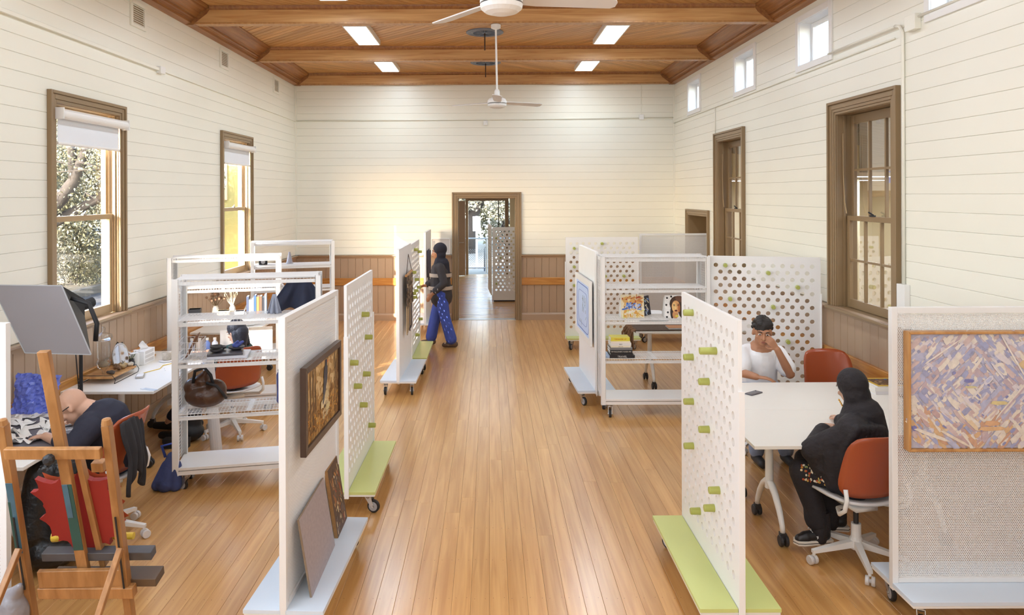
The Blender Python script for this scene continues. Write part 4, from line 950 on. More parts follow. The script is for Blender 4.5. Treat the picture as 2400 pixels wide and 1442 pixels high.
MB().bb(-0.16,0.16,-0.1,0.1,0,0.012).build('pages', M['paper'], nb); MB().bb(-0.162,0.162,-0.1,0.102,0.012,0.015).build('cover', P('kraft_cover', '#B0764A', 0.6), nb)
mb = MB()
for k in range(22): mb.tube([(-0.15+k*0.0143, -0.1+0.008*math.cos(t), 0.008+0.010*math.sin(t)) for t in (0.3,1.2,2.2,3.2,4.2,5.2,6.0)], 0.0015, 4)
mb.build('ring_binding', M['steel'], nb)
o = blob('cloth_bundle', [('c',(1.98,9.3,0.80),(2.25,9.34,0.80),0.075,0.07),('c',(2.0,9.36,0.84),(2.2,9.38,0.83),0.06,0.06)], M['tee'], None, 0.014, 4); tag(o, 'white rolled cloth bundle at the back of the far table', 'bundle')

# ---------------------------------------------------------------- table on the right: phone, magazines
ph = thing('smartphone', 'dark smartphone lying on the right white table', 'phone', (2.19, 6.02, 0.7355), -0.93)
MB().bb(-0.036,0.036,-0.078,0.078,0,0.008).build('case', P('phone_case', '#5E5A62', 0.3, var=0.1), ph, bevel=0.004); MB().bb(-0.033,0.033,-0.075,0.075,0.008,0.0088).build('screen', P('phone_screen', '#3A3A40', 0.12), ph, bevel=0.003)
MB().lathe([(0.006,0.0088),(0.006,0.0102)], 10, (-0.02,0.06,0)).build('lens', M['black'], ph)
z = 0.7355
for lab, W, D, T, col, rz in (('white book at the bottom of the magazines on the right table', 0.36, 0.27, 0.024, '#E8E6EA', 0.02), ('white thick book in the middle of the magazine pile', 0.36, 0.27, 0.032, '#F0EDE8', 0.0)):
    book(lab, (3.355, 6.11, z), (W, D, T), rz, col, 'magazine pile on the right table', None); z += T+0.0005
mg = thing('magazine', 'yellow-edged photo magazine on top of the pile on the right table', 'magazine', (3.36, 6.12, z), 0.03, 'magazine pile on the right table')
MB().bb(-0.16,0.16,-0.13,0.13,0,0.008).build('pages', M['paper'], mg); MB().bb(-0.162,0.162,-0.132,0.132,0.008,0.0095).build('cover', P('yellow_cover', '#DDB63A', 0.3), mg)
mb = MB().add([(-0.135,-0.10,0.0099),(0.135,-0.10,0.0099),(0.135,0.10,0.0099),(-0.135,0.10,0.0099)], [(0,1,2,3)], hx('#6A4E36'))
rr = random.Random(4)
for i in range(40):
    x, y = rr.uniform(-0.12,0.12), rr.uniform(-0.09,0.09); mb.add([(x-0.012,y-0.008,0.0101+i*1e-5),(x+0.012,y-0.008,0.0101+i*1e-5),(x+0.008,y+0.008,0.0101+i*1e-5),(x-0.01,y+0.006,0.0101+i*1e-5)], [(0,1,2,3)], hx(rr.choice(['#8A6A48','#C9A878','#3A2C22','#B0743A','#2E5AA0' if y > 0.05 else '#6A5038'])))
struct(mb.build('cover_photo', VC, mg), 'stuff')
# ---------------------------------------------------------------- ceiling lights, roses, fans
LAMPW = 18.5
LIT = EMIT('light_diffuser', '#FFFDF8', 7.0)
for i, (x, y, lab) in enumerate(((-1.77,12.55,'ceiling light panel farthest left, nearest the back wall'), (1.72,12.55,'ceiling light panel on the right, nearest the back wall'), (-1.77,10.2,'left ceiling light panel between the two middle beams'), (1.72,10.2,'right ceiling light panel between the two middle beams'),
        (-1.77,7.72,'left ceiling light panel cut by the top of the view'), (1.72,7.72,'right ceiling light panel cut by the top of the view'), (-1.77,5.2,'left ceiling light panel in the bay past the top of the view'), (1.72,5.2,'right ceiling light panel in the bay past the top of the view'), (-1.77,2.7,'left ceiling light panel two bays past the top of the view'), (1.72,2.7,'right ceiling light panel two bays past the top of the view'), (-1.77,0.2,'left ceiling light panel directly above the camera'), (1.72,0.2,'right ceiling light panel directly above the camera'))):
    t = thing('ceiling_light', lab or 'ceiling light panel above the camera end of the hall', 'light', (x, y, ZC), 0, 'ceiling light panels')
    MB().bb(-0.165,0.165,-0.6,0.6,-0.075,0.0).build('housing', M['white'], t, bevel=0.003)
    MB().add([(-0.145,-0.58,-0.0765),(0.145,-0.58,-0.0765),(0.145,0.58,-0.0765),(-0.145,0.58,-0.0765)], [(3,2,1,0)]).build('diffuser', LIT, t)
    l = lamp('ceiling_light_glow', 'AREA', LAMPW, (0,0,-0.09), None, (0.77, 0.955, 1.14), size=(0.29, 1.16)); l.parent = t
pk = P('blue_grey_iron', '#7E8696', 0.5, 0.3, 0.12, 20)
for i, y in enumerate((10.29, 12.65)):
    t = thing('ceiling_rose', ('nearer' if i == 0 else 'farther')+' round iron vent rose in the timber ceiling', 'vent', (-0.05, y, ZC))
    MB().lathe([(0.265,0),(0.265,-0.012),(0.235,-0.02),(0.22,-0.012),(0.205,-0.02),(0.19,-0.012),(0.17,-0.018),(0.17,0)], 36).build('rim', pk, t)
    MB().lathe([(0.0,-0.004),(0.17,-0.004)], 32, caps=False).build('backing', M['black'], t)
    mb = MB()
    for k in range(12):
        a = k*PI/6; mb.bar((0.03*math.cos(a),0.03*math.sin(a),-0.012), (0.17*math.cos(a),0.17*math.sin(a),-0.012), 0.010, 0.008)
        for rr_ in (0.065, 0.1, 0.14): mb.lathe([(0.016,-0.016),(0.016,-0.008),(0.010,-0.008),(0.010,-0.016)], 8, (rr_*math.cos(a+0.26),rr_*math.sin(a+0.26),0), caps=False)
    mb.lathe([(0.035,-0.02),(0.035,-0.006)], 12); mb.build('tracery', pk, t)
    MB().cyl((0,0,-0.006), (0,0,-0.26), 0.009).build('rod', P('rusty_rod', '#4A3A30', 0.6, 0.4), t)
def fan(x, y, zm, zh, a0, lab):
    t = thing('ceiling_fan', lab, 'fan', (x, y, zm), 0)
    MB().lathe([(0.045,0),(0.06,-0.01),(0.06,-0.05),(0.03,-0.065)], 20).build('canopy', M['white'], t)
    MB().cyl((0,0,-0.06), (0.012,0,zh-zm+0.11), 0.012, n=12).build('down_rod', M['white'], t)
    h = zh-zm
    MB().lathe([(0.022,0.19),(0.032,0.17),(0.034,0.115),(0.05,0.10),(0.10,0.075),(0.117,0.05),(0.117,0.02)], 28, (0.012,0,h-0.03)).build('motor_cover', M['white'], t)
    MB().lathe([(0.112,0.018),(0.112,0.012)], 28, (0.012,0,h-0.03)).build('seam_ring', M['dark'], t)
    MB().lathe([(0.117,0.012),(0.112,-0.012),(0.09,-0.03),(0.05,-0.042),(0.012,-0.045)], 28, (0.012,0,h-0.03)).build('hub_cap', M['white'], t)
    for k in range(3):
        a = a0+2*PI*k/3
        q = [(0.09,-0.035),(0.2,-0.05),(0.59,-0.062),(0.63,-0.05),(0.645,-0.02),(0.645,0.03),(0.62,0.052),(0.2,0.05),(0.09,0.035)]
        mb = MB().prism(q, 0.007); b = mb.build('blade', P('fan_blade', '#E2DDDA', 0.4, var=0.03), t, loc=(0.012,0,h+0.0)); b.rotation_euler = (Euler((0.17,0,0)).to_matrix().to_4x4()).to_euler(); b.rotation_euler = (Matrix.Rotation(a, 3, 'Z') @ Matrix.Rotation(-0.2, 3, 'X')).to_euler()
fan(0.092, 8.88, 4.482, 3.52, 0.52, 'white ceiling fan hanging whole before the back wall')
fan(0.06, 3.95, 4.482, 3.45, 0.12, 'white ceiling fan cut off by the top of the view')
# ---------------------------------------------------------------- fittings on the walls
for y, lab in ((7.62,'square wall vent nearest the camera, high on the left wall'), (10.1,'middle square vent high on the left wall'), (12.56,'farthest square vent high on the left wall')):
    t = thing('wall_vent', lab, 'vent', (XL, y, 4.29)); W, Hh = 0.165, 0.135
    mb = MB(); mb.bb(0,0.02,-W,-W+0.04,-Hh,Hh-0.035); mb.bb(0,0.02,W-0.04,W,-Hh,Hh-0.035); mb.bb(0,0.02,-W+0.04,W-0.04,-Hh,-Hh+0.035); mb.bb(0,0.03,-W+0.0,W,Hh-0.035,Hh); mb.build('frame', M['wall'], t, bevel=0.003)
    MB().bb(0.0,0.003,-W+0.04,W-0.04,-Hh+0.035,Hh-0.035).build('backing', M['dado'], t)
    for k in range(9): MB().box((0.010,0,-0.09+k*0.0225), (0.018,2*W-0.08,0.004), Matrix.Rotation(0.7, 3, 'Y')).build('louver', M['wall'], t)
ct = M['wall']
def conduit(name, lab, pts, r=0.014):
    return tag(MB().tube(pts, r, 8).build(name, ct, None, True), lab, 'conduit')
tag(MB().bb(XL,XL+0.035,4.7,8.05,3.785,3.82).build('cable_duct', ct, None, bevel=0.004), 'white cable duct along the left wall above the near window', 'conduit')
tag(MB().bb(XL,XL+0.05,8.05,8.17,3.76,3.84).build('junction_box', M['white'], None, bevel=0.004), 'white junction box on the left wall duct', 'box')
tag(MB().bb(XL,XL+0.022,8.17,YB,3.795,3.815).build('cable_duct', ct, None, bevel=0.003), 'thin cable duct along the far left wall', 'conduit')
conduit('conduit', 'thin conduit running across the back wall', [(XL+0.02,YB-0.012,3.81),(0,YB-0.012,3.82),(XR-0.02,YB-0.012,3.845)], 0.011)
t = thing('sensor_box', 'small white box below the conduit, middle of the back wall', 'box', (-0.06, YB, 3.755)); MB().bb(-0.04,0.04,-0.03,0,-0.045,0.045).build('case', M['white'], t, bevel=0.006); MB().lathe([(0.006,0),(0.006,0.004)], 10, (0.02,-0.03,0.02), (0,-1,0)).build('button', M['hub'], t)
t = thing('sensor_box', 'small white box on the conduit, right end of the back wall', 'box', (2.91, YB, 3.855)); MB().bb(-0.045,0.045,-0.035,0,-0.05,0.05).build('case', M['white'], t, bevel=0.006); MB().cyl((0,-0.01,0.05), (0,-0.01,0.72), 0.004, n=6).build('cable', M['wall'], t)
conduit('conduit', 'horizontal conduit along the right wall under the small windows', [(XR-0.030,6.25,3.835),(XR-0.030,7.5,3.835)], 0.010)
conduit('conduit', 'straight conduit above the far right windows', [(XR-0.012,6.3,3.74),(XR-0.012,YB-0.02,3.74)], 0.008)
conduit('vertical_conduit', 'tall conduit beside the near inner window', [(XR-0.030,6.26,3.835),(XR-0.026,6.20,3.82),(XR-0.014,6.17,3.76),(XR-0.014,6.17,1.62)], 0.014)
tag(MB().bb(XR-0.05,XR,6.10,6.22,1.25,1.62).build('cable_cover', M['white'], None, bevel=0.004), 'white cable cover at the foot of the tall conduit', 'cover')
tag(MB().bb(XR-0.055,XR,5.93,6.08,3.74,3.87).build('junction_box', ct, None, bevel=0.005), 'cream junction box at the top of the tall conduit', 'box')
conduit('conduit', 'conduit leaving the right wall junction box', [(XR-0.02,5.93,3.84),(XR-0.02,4.6,3.85)], 0.012)
tag(MB().bb(XR-0.05,XR,11.33,11.45,1.25,1.66).build('cable_cover', M['white'], None, bevel=0.004), 'white cable cover at the foot of the wall beside the far inner window', 'cover')
conduit('vertical_conduit', 'thin conduit above the far inner window', [(XR-0.010,11.31,3.74),(XR-0.010,11.31,3.34)], 0.007)
for k,(y0,y1,z0,z1) in enumerate(openL[:2]):
    t = thing('roller_blind', ('near','far')[k]+' white roller blind rolled up in the left window', 'blind', (XL, (y0+y1)/2, 3.1)); h = (y1-y0)/2
    MB().cyl((0.055,-h-0.01,0.0), (0.055,h+0.03,0.0), 0.043, n=20).build('roll', M['white'], t)
    MB().bb(0.010,0.013,-h+0.03,h-0.02,-0.25,-0.01).build('blind_cloth', P('blind_cloth', '#E9EAEE', 0.7, var=0.02), t); MB().cyl((0.012,-h+0.02,-0.25), (0.012,h-0.01,-0.25), 0.014, n=10).build('bottom_bar', M['white'], t)
    for s in (-h-0.02, h+0.035): MB().bb(0.0,0.10,s-0.006,s+0.006,-0.05,0.05).build('bracket', M['white'], t, bevel=0.004)
t = thing('notice_frame', 'framed notice on the back wall left of the door', 'frame', (-0.925, YB-0.002, 1.25)); frame4(t, 0.37, 0.31, 0.02, 0.02, M['white'])
q = MB().bb(-0.165,0.165,-0.008,-0.003,0.02,0.29).build('sheet', P('notice_paper', '#DCD8D6', 0.4), t)
mb = MB()
for k in range(9): mb.bb(-0.145,-0.105,-0.0086,-0.008,0.25-k*0.022,0.258-k*0.022)
mb.bb(-0.145,-0.11,-0.0086,-0.008,0.05,0.075); mb.build('printed_lines', P('print_ink', '#5A6478', 0.6), q)
mb = MB(); rr = random.Random(1); x, z = -0.06, 0.15
for k in range(9):
    x2, z2 = x+rr.uniform(0.01,0.03), z+rr.uniform(-.05,.05); mb.bar((x,-0.0085,z), (x2,-0.0085,z2), 0.001, 0.003, (0,0,1)); x, z = x2, z2
mb.build('plan_drawing', P('plan_ink', '#8A8890', 0.6), q)

# ---------------------------------------------------------------- easel with red board
def EP(x, z, d=0.0): return (x, 3.496+(1.286-z)*0.21+d, z)      # a point on the leaning easel plane, d behind it
ez = thing('easel', 'big wooden studio easel seen from behind, paint-smeared', 'easel', (-2.08, 3.6, 0)); 
def eb(name, a, b, w, h, mat=M['easel']):
    off = Vector((2.08,-3.6,0)); a, b = Vector(a)+off, Vector(b)+off
    return MB().bar(a, b, w, h, (0,1,0.2)).build(name, mat, ez, bevel=0.004)
dirty = P('paint_smears_blue_green', '#3F6070', 0.5, var=0.5, sc=9); green = P('dark_green_paint', '#1F4A44', 0.45, var=0.3, sc=8)
for s, x0 in ((-1,-2.345), (1,-1.845)):
    u = eb('upright', EP(x0,1.30), EP(x0+0.0,0.0), 0.038, 0.045)
    MB().lathe([(0.0,0.03),(0.02,0.025),(0.025,0)], 12, Vector(EP(x0,1.30))+Vector((2.08,-3.6,0)), (0,-0.2,0.97)).build('rounded_tip', M['easel'], u)
    MB().bar(Vector(EP(x0+0.003,0.82,-0.032))+Vector((2.08,-3.6,0)), Vector(EP(x0+0.003,0.42,-0.032))+Vector((2.08,-3.6,0)), 0.008, 0.004, (0,1,0.2)).build('slot', M['black'], u)
    eb('prop_leg', EP(x0+0.02,0.66,-0.05), (x0-0.03,3.1,0.012), 0.028, 0.03)
eb('crossbar', EP(-2.325,1.165,-0.04), EP(-1.865,1.165,-0.04), 0.055, 0.03)
eb('lower_crossbar', EP(-2.28,0.40,-0.01), EP(-1.80,0.40,-0.01), 0.06, 0.05)
eb('mast', EP(-2.112,1.665,0.02), EP(-2.055,0.36,0.02), 0.054, 0.03); eb('mast_rail', EP(-2.04,1.1,0.07), EP(-1.985,0.5,0.07), 0.03, 0.04)
tr = eb('tray', EP(-2.25,0.44,0.06), EP(-1.70,0.44,0.06), 0.045, 0.10, P('dark_tray_wood', '#5A4634', 0.5, var=0.25))
eb('tray_back', EP(-2.27,0.475,-0.02), EP(-1.83,0.475,-0.005), 0.095, 0.025); eb('upper_ledge', EP(-2.27,0.575,0.05), EP(-1.72,0.575,0.06), 0.045, 0.06, P('dark_ledge_wood', '#4C4A4C', 0.5, var=0.4, sc=12))
eb('mast_clamp', EP(-1.97,1.06,0.06), EP(-1.91,1.06,0.06), 0.05, 0.05)
MB().lathe([(0.012,0),(0.026,0.01),(0.026,0.03),(0.012,0.038)], 10, Vector(EP(-2.09,1.15,-0.07))+Vector((2.08,-3.6,0)), (0,-1,0)).build('clamp_knob', M['black'], ez)
for x0, za, zb, mt, w in ((-2.345,1.0,0.62,dirty,0.034), (-2.357,0.9,0.62,green,0.012)): eb('paint_smear', EP(x0,za,-0.0235 if w > 0.02 else -0.0245), EP(x0,zb,-0.0235 if w > 0.02 else -0.0245), w, 0.002, mt)
eb('paint_smear', EP(-2.082,0.98,0.004), EP(-2.066,0.62,0.004), 0.050, 0.003, green); eb('paint_smear', EP(-2.090,0.98,0.002), EP(-2.082,0.80,0.002), 0.028, 0.003, dirty); eb('paint_smear', EP(-2.26,0.485,-0.0185), EP(-2.10,0.485,-0.0185), 0.06, 0.003, green)
# scalloped red board
pts = []
edge = [(-0.205,0.385),(-0.235,0.315),(-0.185,0.245),(-0.21,0.175),(-0.165,0.08),(-0.135,0.055),(-0.07,0.015),(0.0,-0.03),(0.065,0.01),(0.11,0.035),(0.155,0.075),(0.185,0.15),(0.175,0.23),(0.165,0.31),(0.14,0.385),(0.0,0.42),(-0.09,0.385)]
for i in range(len(edge)):
    a, b = Vector(edge[i])*1.07, Vector(edge[(i+1)%len(edge)])*1.07; m = (a+b)/2; inn = (Vector((-0.02,0.2))-m)*0.13; pts.append(tuple(a))
    for tq in (0.25,0.5,0.75): pts.append(tuple(a.lerp(b,tq)+inn*math.sin(PI*tq)))
rb = thing('red_board', 'scalloped red painted board standing on the easel', 'board', EP(-2.06,0.585,0.10)); 
q = MB().prism(pts[::-1], 0.03).build('panel', P('red_paint', '#8E1F1A', 0.55, var=0.1, sc=6), rb); q.rotation_euler = (PI/2+0.207, 0, 0)
MB().add([(x,y,0.0308) for x,y in pts[::-1]], [tuple(range(len(pts)))]).build('front_face', P('orange_face', '#B5502F', 0.5), q).location = (0,0,-0.062)
yt = thing('yellow_tube', 'yellow flared plastic tube lying on the easel ledge', 'tube', EP(-2.03,0.605,0.165))
MB().lathe([(0.030,-0.26),(0.028,-0.235),(0.019,-0.20),(0.018,0.12),(0.018,0.16)], 16, (0,0,0.01), (1,0,0)).build('tube', P('yellow_plastic', '#D8B53C', 0.4, var=0.05), yt)

# ---------------------------------------------------------------- softbox lamp
sb = thing('softbox_lamp', 'grey square softbox lamp on a thin stand before the left window', 'lamp', (-3.02, 5.36, 0.735))
C = [Vector(v) for v in ((-3.42,4.98,1.79), (-2.90,4.92,1.79), (-2.67,4.86,1.335), (-3.15,4.92,1.335))]; O = Vector((3.02,-5.36,-0.735)); B = Vector((-2.95,5.16,1.60))
nn = (C[1]-C[0]).cross(C[3]-C[0]).normalized()
def sag(a, b):
    p = C[3].lerp(C[2], a).lerp(C[0].lerp(C[1], a), b); return p+O+nn*0.015*math.sin(PI*a)*math.sin(PI*b)
MB().sheet(sag, 8, 8).build('diffuser', P('grey_diffuser_cloth', '#867F80', 0.7, var=0.03, sc=3), sb, True)
mb = MB(); back = [B+O+Vector((dx,0.02,dz)) for dx, dz in ((-0.06,0.06),(0.06,0.06),(0.06,-0.06),(-0.06,-0.06))]
mb.add([c+O for c in C]+back, [(0,1,5,4),(1,2,6,5),(2,3,7,6),(3,0,4,7),(4,5,6,7)]); mb.build('shell', M['black'], sb)
mb = MB()
for a, b in zip(C, C[1:]+C[:1]): mb.bar(a+O, b+O, 0.006, 0.006)
mb.build('rim', M['hub'], sb)
MB().cyl(B+O, B+O+Vector((0.03,0.16,0.02)), 0.04, n=14).build('lamp_head', M['black'], sb)
MB().tube([B+O+Vector((0.09,-0.2,0.1)), B+O+Vector((0.2,-0.18,0.06)), B+O+Vector((0.25,-0.17,-0.08)), B+O+Vector((0.24,-0.17,-0.2))], 0.016, 8).build('handle_loop', M['black'], sb, True)
MB().tube([B+O+Vector((0.0,0.06,-0.04)), (0.0,0.0,0.52), (0.0,0,0.02)], 0.013, 8).build('stand_pole', M['black'], sb); MB().lathe([(0.09,0),(0.09,0.012),(0.02,0.02)], 20).build('foot_plate', M['black'], sb)
MB().tube([B+O+Vector((-0.03,0.05,-0.1)), (-0.05,0.02,0.5), (-0.03,0.02,0.25), (-0.06,0.05,0.03)], 0.004, 5).build('cable', M['black'], sb)

# ---------------------------------------------------------------- bald man's desk
mat_ = tag(MB().bb(-3.6,-2.9,4.6,5.45,0.736,0.739).build('cutting_mat', P('grey_mat', '#6E6A70', 0.6, var=0.1, sc=3), None), 'grey work mat under the paper scraps', 'mat')
rp = random.Random(8); mb = MB().sheet(lambda a, b: (-3.64+0.33*a+rp.uniform(-.006,.006), 5.50+0.10*b+0.012*math.sin(a*9+b*5)+rp.uniform(-.012,.012), 0.742+0.29*b-0.025*a*b+rp.uniform(0,.006)), 20, 18)
tag(mb.build('plastic_bag', P('blue_plastic', '#7484E0', 0.3, var=0.35, sc=26), None, False, thick=0.003), 'crumpled blue plastic sheet standing against the wall on the scrap desk', 'bag')
rr = random.Random(21)
for i in range(44):
    cx, cy = rr.uniform(-3.55,-3.0), rr.uniform(4.85,5.48); s = rr.uniform(0.05,0.10); a0 = rr.uniform(0,6); h = rr.uniform(0.02,0.06); ph1 = rr.uniform(0,6)
    def sc_f(a, b, s=s, a0=a0, h=h, ph1=ph1):
        x, y = (a-0.5)*s*1.5, (b-0.5)*s; return (x*math.cos(a0)-y*math.sin(a0), x*math.sin(a0)+y*math.cos(a0), 0.004+h*(0.5+0.5*math.sin(a*4+ph1))*(0.5+0.5*math.cos(b*5+ph1)))
    o = MB().sheet(sc_f, 6, 5).build('paper_scrap', M['paper'], None, thick=0.0015, loc=(cx, cy, 0.741))
    tag(o, 'torn white paper scrap in the pile on the bald man\'s desk', 'paper', 'torn paper scraps')
o = MB().bb(-0.12,0.12,-0.16,0.16,0,0.001).build('sketch_sheet', P('sketch_paper', '#D6D4DA', 0.7, var=0.06, sc=20), None, loc=(-3.02,5.28,0.7402)); o.rotation_euler = (0,0,0.4); tag(o, 'sketch sheet with pencil lines under the bald man\'s face', 'paper')
mb = MB(); r2 = random.Random(3)
for i in range(22):
    x, y = r2.uniform(-.1,.1), r2.uniform(-.13,.13); mb.bar((x,y,0.0012), (x+r2.uniform(-.04,.04),y+r2.uniform(-.04,.04),0.0012), 0.002, 0.0006)
struct(mb.build('pencil_lines', M['dark'], o), 'stuff')
def bottle(lab, p, prof, mat, cap=None, cat='bottle', name='bottle', grp=None):
    t = thing(name, lab, cat, p, 0, grp); MB().lathe(prof, 18).build('body', mat, t, True)
    if cap: MB().lathe([(cap[0],cap[1]),(cap[0],cap[2])], 14).build('cap', cap[3], t)
    return t
bottle('clear bottle with black cap beside the easel mast', (-3.10,5.42,0.74), [(0.03,0),(0.032,0.01),(0.032,0.11),(0.014,0.14),(0.014,0.15)], M['clear'], (0.017,0.15,0.19,M['black']))
bottle('squat clear jar of white bits at the scrap desk edge', (-3.50,5.2,0.74), [(0.045,0),(0.05,0.01),(0.05,0.10),(0.045,0.115)], M['clear'], (0.048,0.116,0.135,P('cream_lid', '#CBBFA8', 0.5)), 'jar', 'jar')
o = blob('bin_bag', [('c',(-2.80,4.70,0.2),(-2.79,4.75,0.60),0.13,0.12),('c',(-2.92,4.62,0.25),(-2.90,4.68,0.60),0.10,0.09),('c',(-2.74,4.85,0.2),(-2.76,4.85,0.5),0.10,0.09),('e',(-2.84,4.70,0.12),(0.19,0.19,0.12))], P('black_bin_liner', '#141314', 0.3, var=0.4, sc=20, bump=1.0, bsc=22), None, 0.014, 2); tag(o, 'black bin liner hanging at the front of the scrap desk', 'bag')
o = blob('plastic_bag', [('e',(-2.42,3.66,0.30),(0.09,0.08,0.12)),('c',(-2.42,3.66,0.36),(-2.36,3.64,0.44),0.06,0.02)], P('grey_plastic', '#8E8B90', 0.3, var=0.3, sc=18, bump=0.8, bsc=20), None, 0.01, 2); tag(o, 'small grey plastic bag on the base behind the easel', 'bag')

# ---------------------------------------------------------------- white desk by the window
T = 0.7355
t = thing('apothecary_jar', 'tall clear glass apothecary jar with knobbed lid', 'jar', (-3.47,6.52,T+0.02))
MB().lathe([(0.05,0),(0.045,0.008),(0.014,0.03),(0.014,0.07),(0.05,0.10),(0.062,0.14),(0.045,0.175),(0.055,0.19),(0.055,0.33),(0.062,0.34)], 24).build('body', M['clear'], t, True)
MB().lathe([(0.064,0.345),(0.078,0.37),(0.07,0.395),(0.03,0.41),(0.014,0.42),(0.018,0.45),(0.01,0.465)], 24).build('lid', M['clear'], t, True)
o = blob('dried_filling', [('e',(0,0,0.13),(0.045,0.045,0.03)),('c',(-0.02,0,0.14),(0.03,0.02,0.18),0.012,0.01)], P('dried_grass', '#9A8468', 0.9, var=0.4, sc=40), t, 0.006, 1)
t = thing('oval_mirror', 'oval silver mirror leaning beside the glass jar', 'mirror', (-3.44,6.76,T), 0.95)
q = MB().lathe([(0.0,0.004),(0.088,0.004),(0.094,0.0),(0.094,-0.008),(0.0,-0.008)], 28, (0,0,0), (0,-1,0.12), False).build('frame', M['steel'], t, True, loc=(0,0,0.155)); q.scale = (0.85,1,1.45)
q2 = MB().lathe([(0.0,0.0052),(0.083,0.0052)], 28, (0,0,0), (0,-1,0.12), False).build('glass', P('mirror_silver', '#F4F4F6', 0.03, 1.0), q)
t = thing('wire_tray', 'wooden tray on a bent black wire stand', 'tray', (-3.47,6.62,T))
MB().bb(-0.14,0.14,-0.22,0.22,0.045,0.06).build('board', M['oak'], t, bevel=0.003)
mb = MB()
for y in (-0.215, 0.215): mb.tube([(-0.155,y,0.003),(-0.165,y,0.035),(-0.14,y,0.072),(0.14,y,0.072),(0.165,y,0.035),(0.155,y,0.003)], 0.003, 6)
for x in (-0.155, 0.155): mb.tube([(x,-0.215,0.003),(x,0.215,0.003)], 0.003, 6)
mb.build('wire_stand', M['black'], t)
rr = random.Random(31); TB = T+0.06
for i, (x, y, c, n) in enumerate(((-3.40,6.52,'#4A4038','black dried pod cluster on the wooden tray'), (-3.41,6.64,'#6E4E30','brown curled dried leaf on the wooden tray'), (-3.40,6.72,'#B09468','tan seed husks on the wooden tray'), (-3.42,6.78,'#D8CBB4','spiky pale shell on the wooden tray'), (-3.38,6.83,'#CFC4B2','round pale shell at the end of the wooden tray'), (-3.44,6.86,'#BDB2A2','grey round shell behind the pale one'))):
    pr_ = [('e',(x+rr.uniform(-.02,.02),y+rr.uniform(-.025,.025),TB+0.012+rr.random()*0.025),(0.018,0.016,0.014)) for k in range(7)]
    if i in (1, 3): pr_ += [('c',(x,y,TB+0.03),(x+rr.uniform(-.04,.04),y+rr.uniform(-.05,.05),TB+0.07),0.012,0.003) for k in range(4)]
    if i == 5: pr_ = [('e',(x,y,TB+0.028),(0.028,0.028,0.028)),('e',(x,y+0.01,TB+0.068),(0.022,0.022,0.02))]
    o = blob('dried_specimen' if i < 3 else 'sea_shell', pr_, P('specimen_%d' % i, c, 0.8, var=0.35, sc=50), None, 0.006, 1); tag(o, n, 'specimen' if i < 3 else 'shell')
t = thing('flower_pot', 'dark little pot of white daisies on the white desk', 'pot', (-3.44,6.96,T))
MB().lathe([(0.026,0),(0.03,0.01),(0.034,0.06),(0.028,0.085),(0.03,0.095),(0.022,0.095),(0.02,0.07)], 16).build('pot', P('dark_glaze', '#2E2A2C', 0.25), t, True)
for k in range(7):
    a = k*0.9; px, py, pz = 0.045*math.cos(a), 0.045*math.sin(a), 0.15+0.02*math.sin(k*2.1)
    f = MB().tube([(0,0,0.09),(px*0.6,py*0.6,0.12),(px,py,pz)], 0.002, 5).build('stem', P('green_stem', '#6A7A48', 0.6), t)
    mb = MB()
    for q in range(9): b = q*2*PI/9; mb.ell((px+0.016*math.cos(b),py+0.016*math.sin(b),pz+0.004), (0.011,0.007,0.003), 6, 4, RZ(b))
    mb.build('petals', M['paper'], f); 
for x, y, lab in ((-3.58,7.02,'white ceramic cylinder pot behind the daisies'), (-3.46,7.07,'white cylinder vase beside the tissue box')):
    bottle(lab, (x,y,T), [(0.042,0),(0.045,0.004),(0.045,0.13),(0.040,0.13),(0.040,0.02)], P('white_glaze', '#E2DED6', 0.3), None, 'pot', 'vase')
t = thing('scissors', 'black-handled scissors standing in the white pot', 'scissors', (-3.58,7.02,T+0.04))
mb = MB(); mb.bar((0,0,0),(0.01,0,0.13),0.008,0.003); mb.bar((0.005,0.004,0),(-0.005,0.004,0.13),0.008,0.003); mb.build('blades', M['steel'], t)
mb = MB()
for sx in (-1,1): mb.tube([(sx*0.005,0.002,0.13)]+[(sx*(0.02+0.014*math.cos(a)),0.002,0.175+0.03*math.sin(a)) for a in (-1.6,-0.6,0.4,1.4,2.4,3.4,4.4)], 0.005, 6)
mb.build('handles', M['black'], t)
t = thing('tissue_box', 'white tissue box with a tissue sticking out', 'box', (-3.44,7.22,T), 0.0); MB().bb(-0.055,0.055,-0.115,0.115,0,0.135).build('box', M['offwhite'], t, bevel=0.004)
mb = MB()
for k in range(3): mb.bb(0.055,0.0556,-0.09,0.09,0.02+k*0.04,0.048+k*0.04)
mb.build('printed_panel', P('box_print', '#CFCBC8', 0.6), t); MB().sheet(lambda a, b: (-0.02+0.04*a+0.01*math.sin(b*7), -0.05+0.08*a, 0.135+0.07*b+0.02*math.sin(a*6)*b), 8, 6).build('tissue', M['paper'], t, True)
t = thing('coffee_mug', 'speckled grey mug on a saucer on the white desk', 'mug', (-3.24,7.28,T)); MB().lathe([(0.06,0),(0.075,0.008),(0.07,0.012),(0.0,0.010)], 22, caps=False).build('saucer', P('white_saucer', '#E8E4E0', 0.3), t, True)
MB().lathe([(0.034,0.012),(0.042,0.02),(0.046,0.09),(0.043,0.093),(0.038,0.03),(0.0,0.028)], 20, caps=False).build('cup', P('speckled_glaze', '#B9AE9E', 0.35, var=0.35, sc=45), t, True)
MB().tube([(0.03,0.035,0.035),(0.055,0.06,0.04),(0.058,0.065,0.065),(0.045,0.05,0.085),(0.03,0.032,0.082)], 0.006, 8).build('handle', M['paper'], t, True); MB().lathe([(0.0,0.08),(0.041,0.08)], 16, caps=False).build('coffee', P('coffee', '#3A2418', 0.2), t)
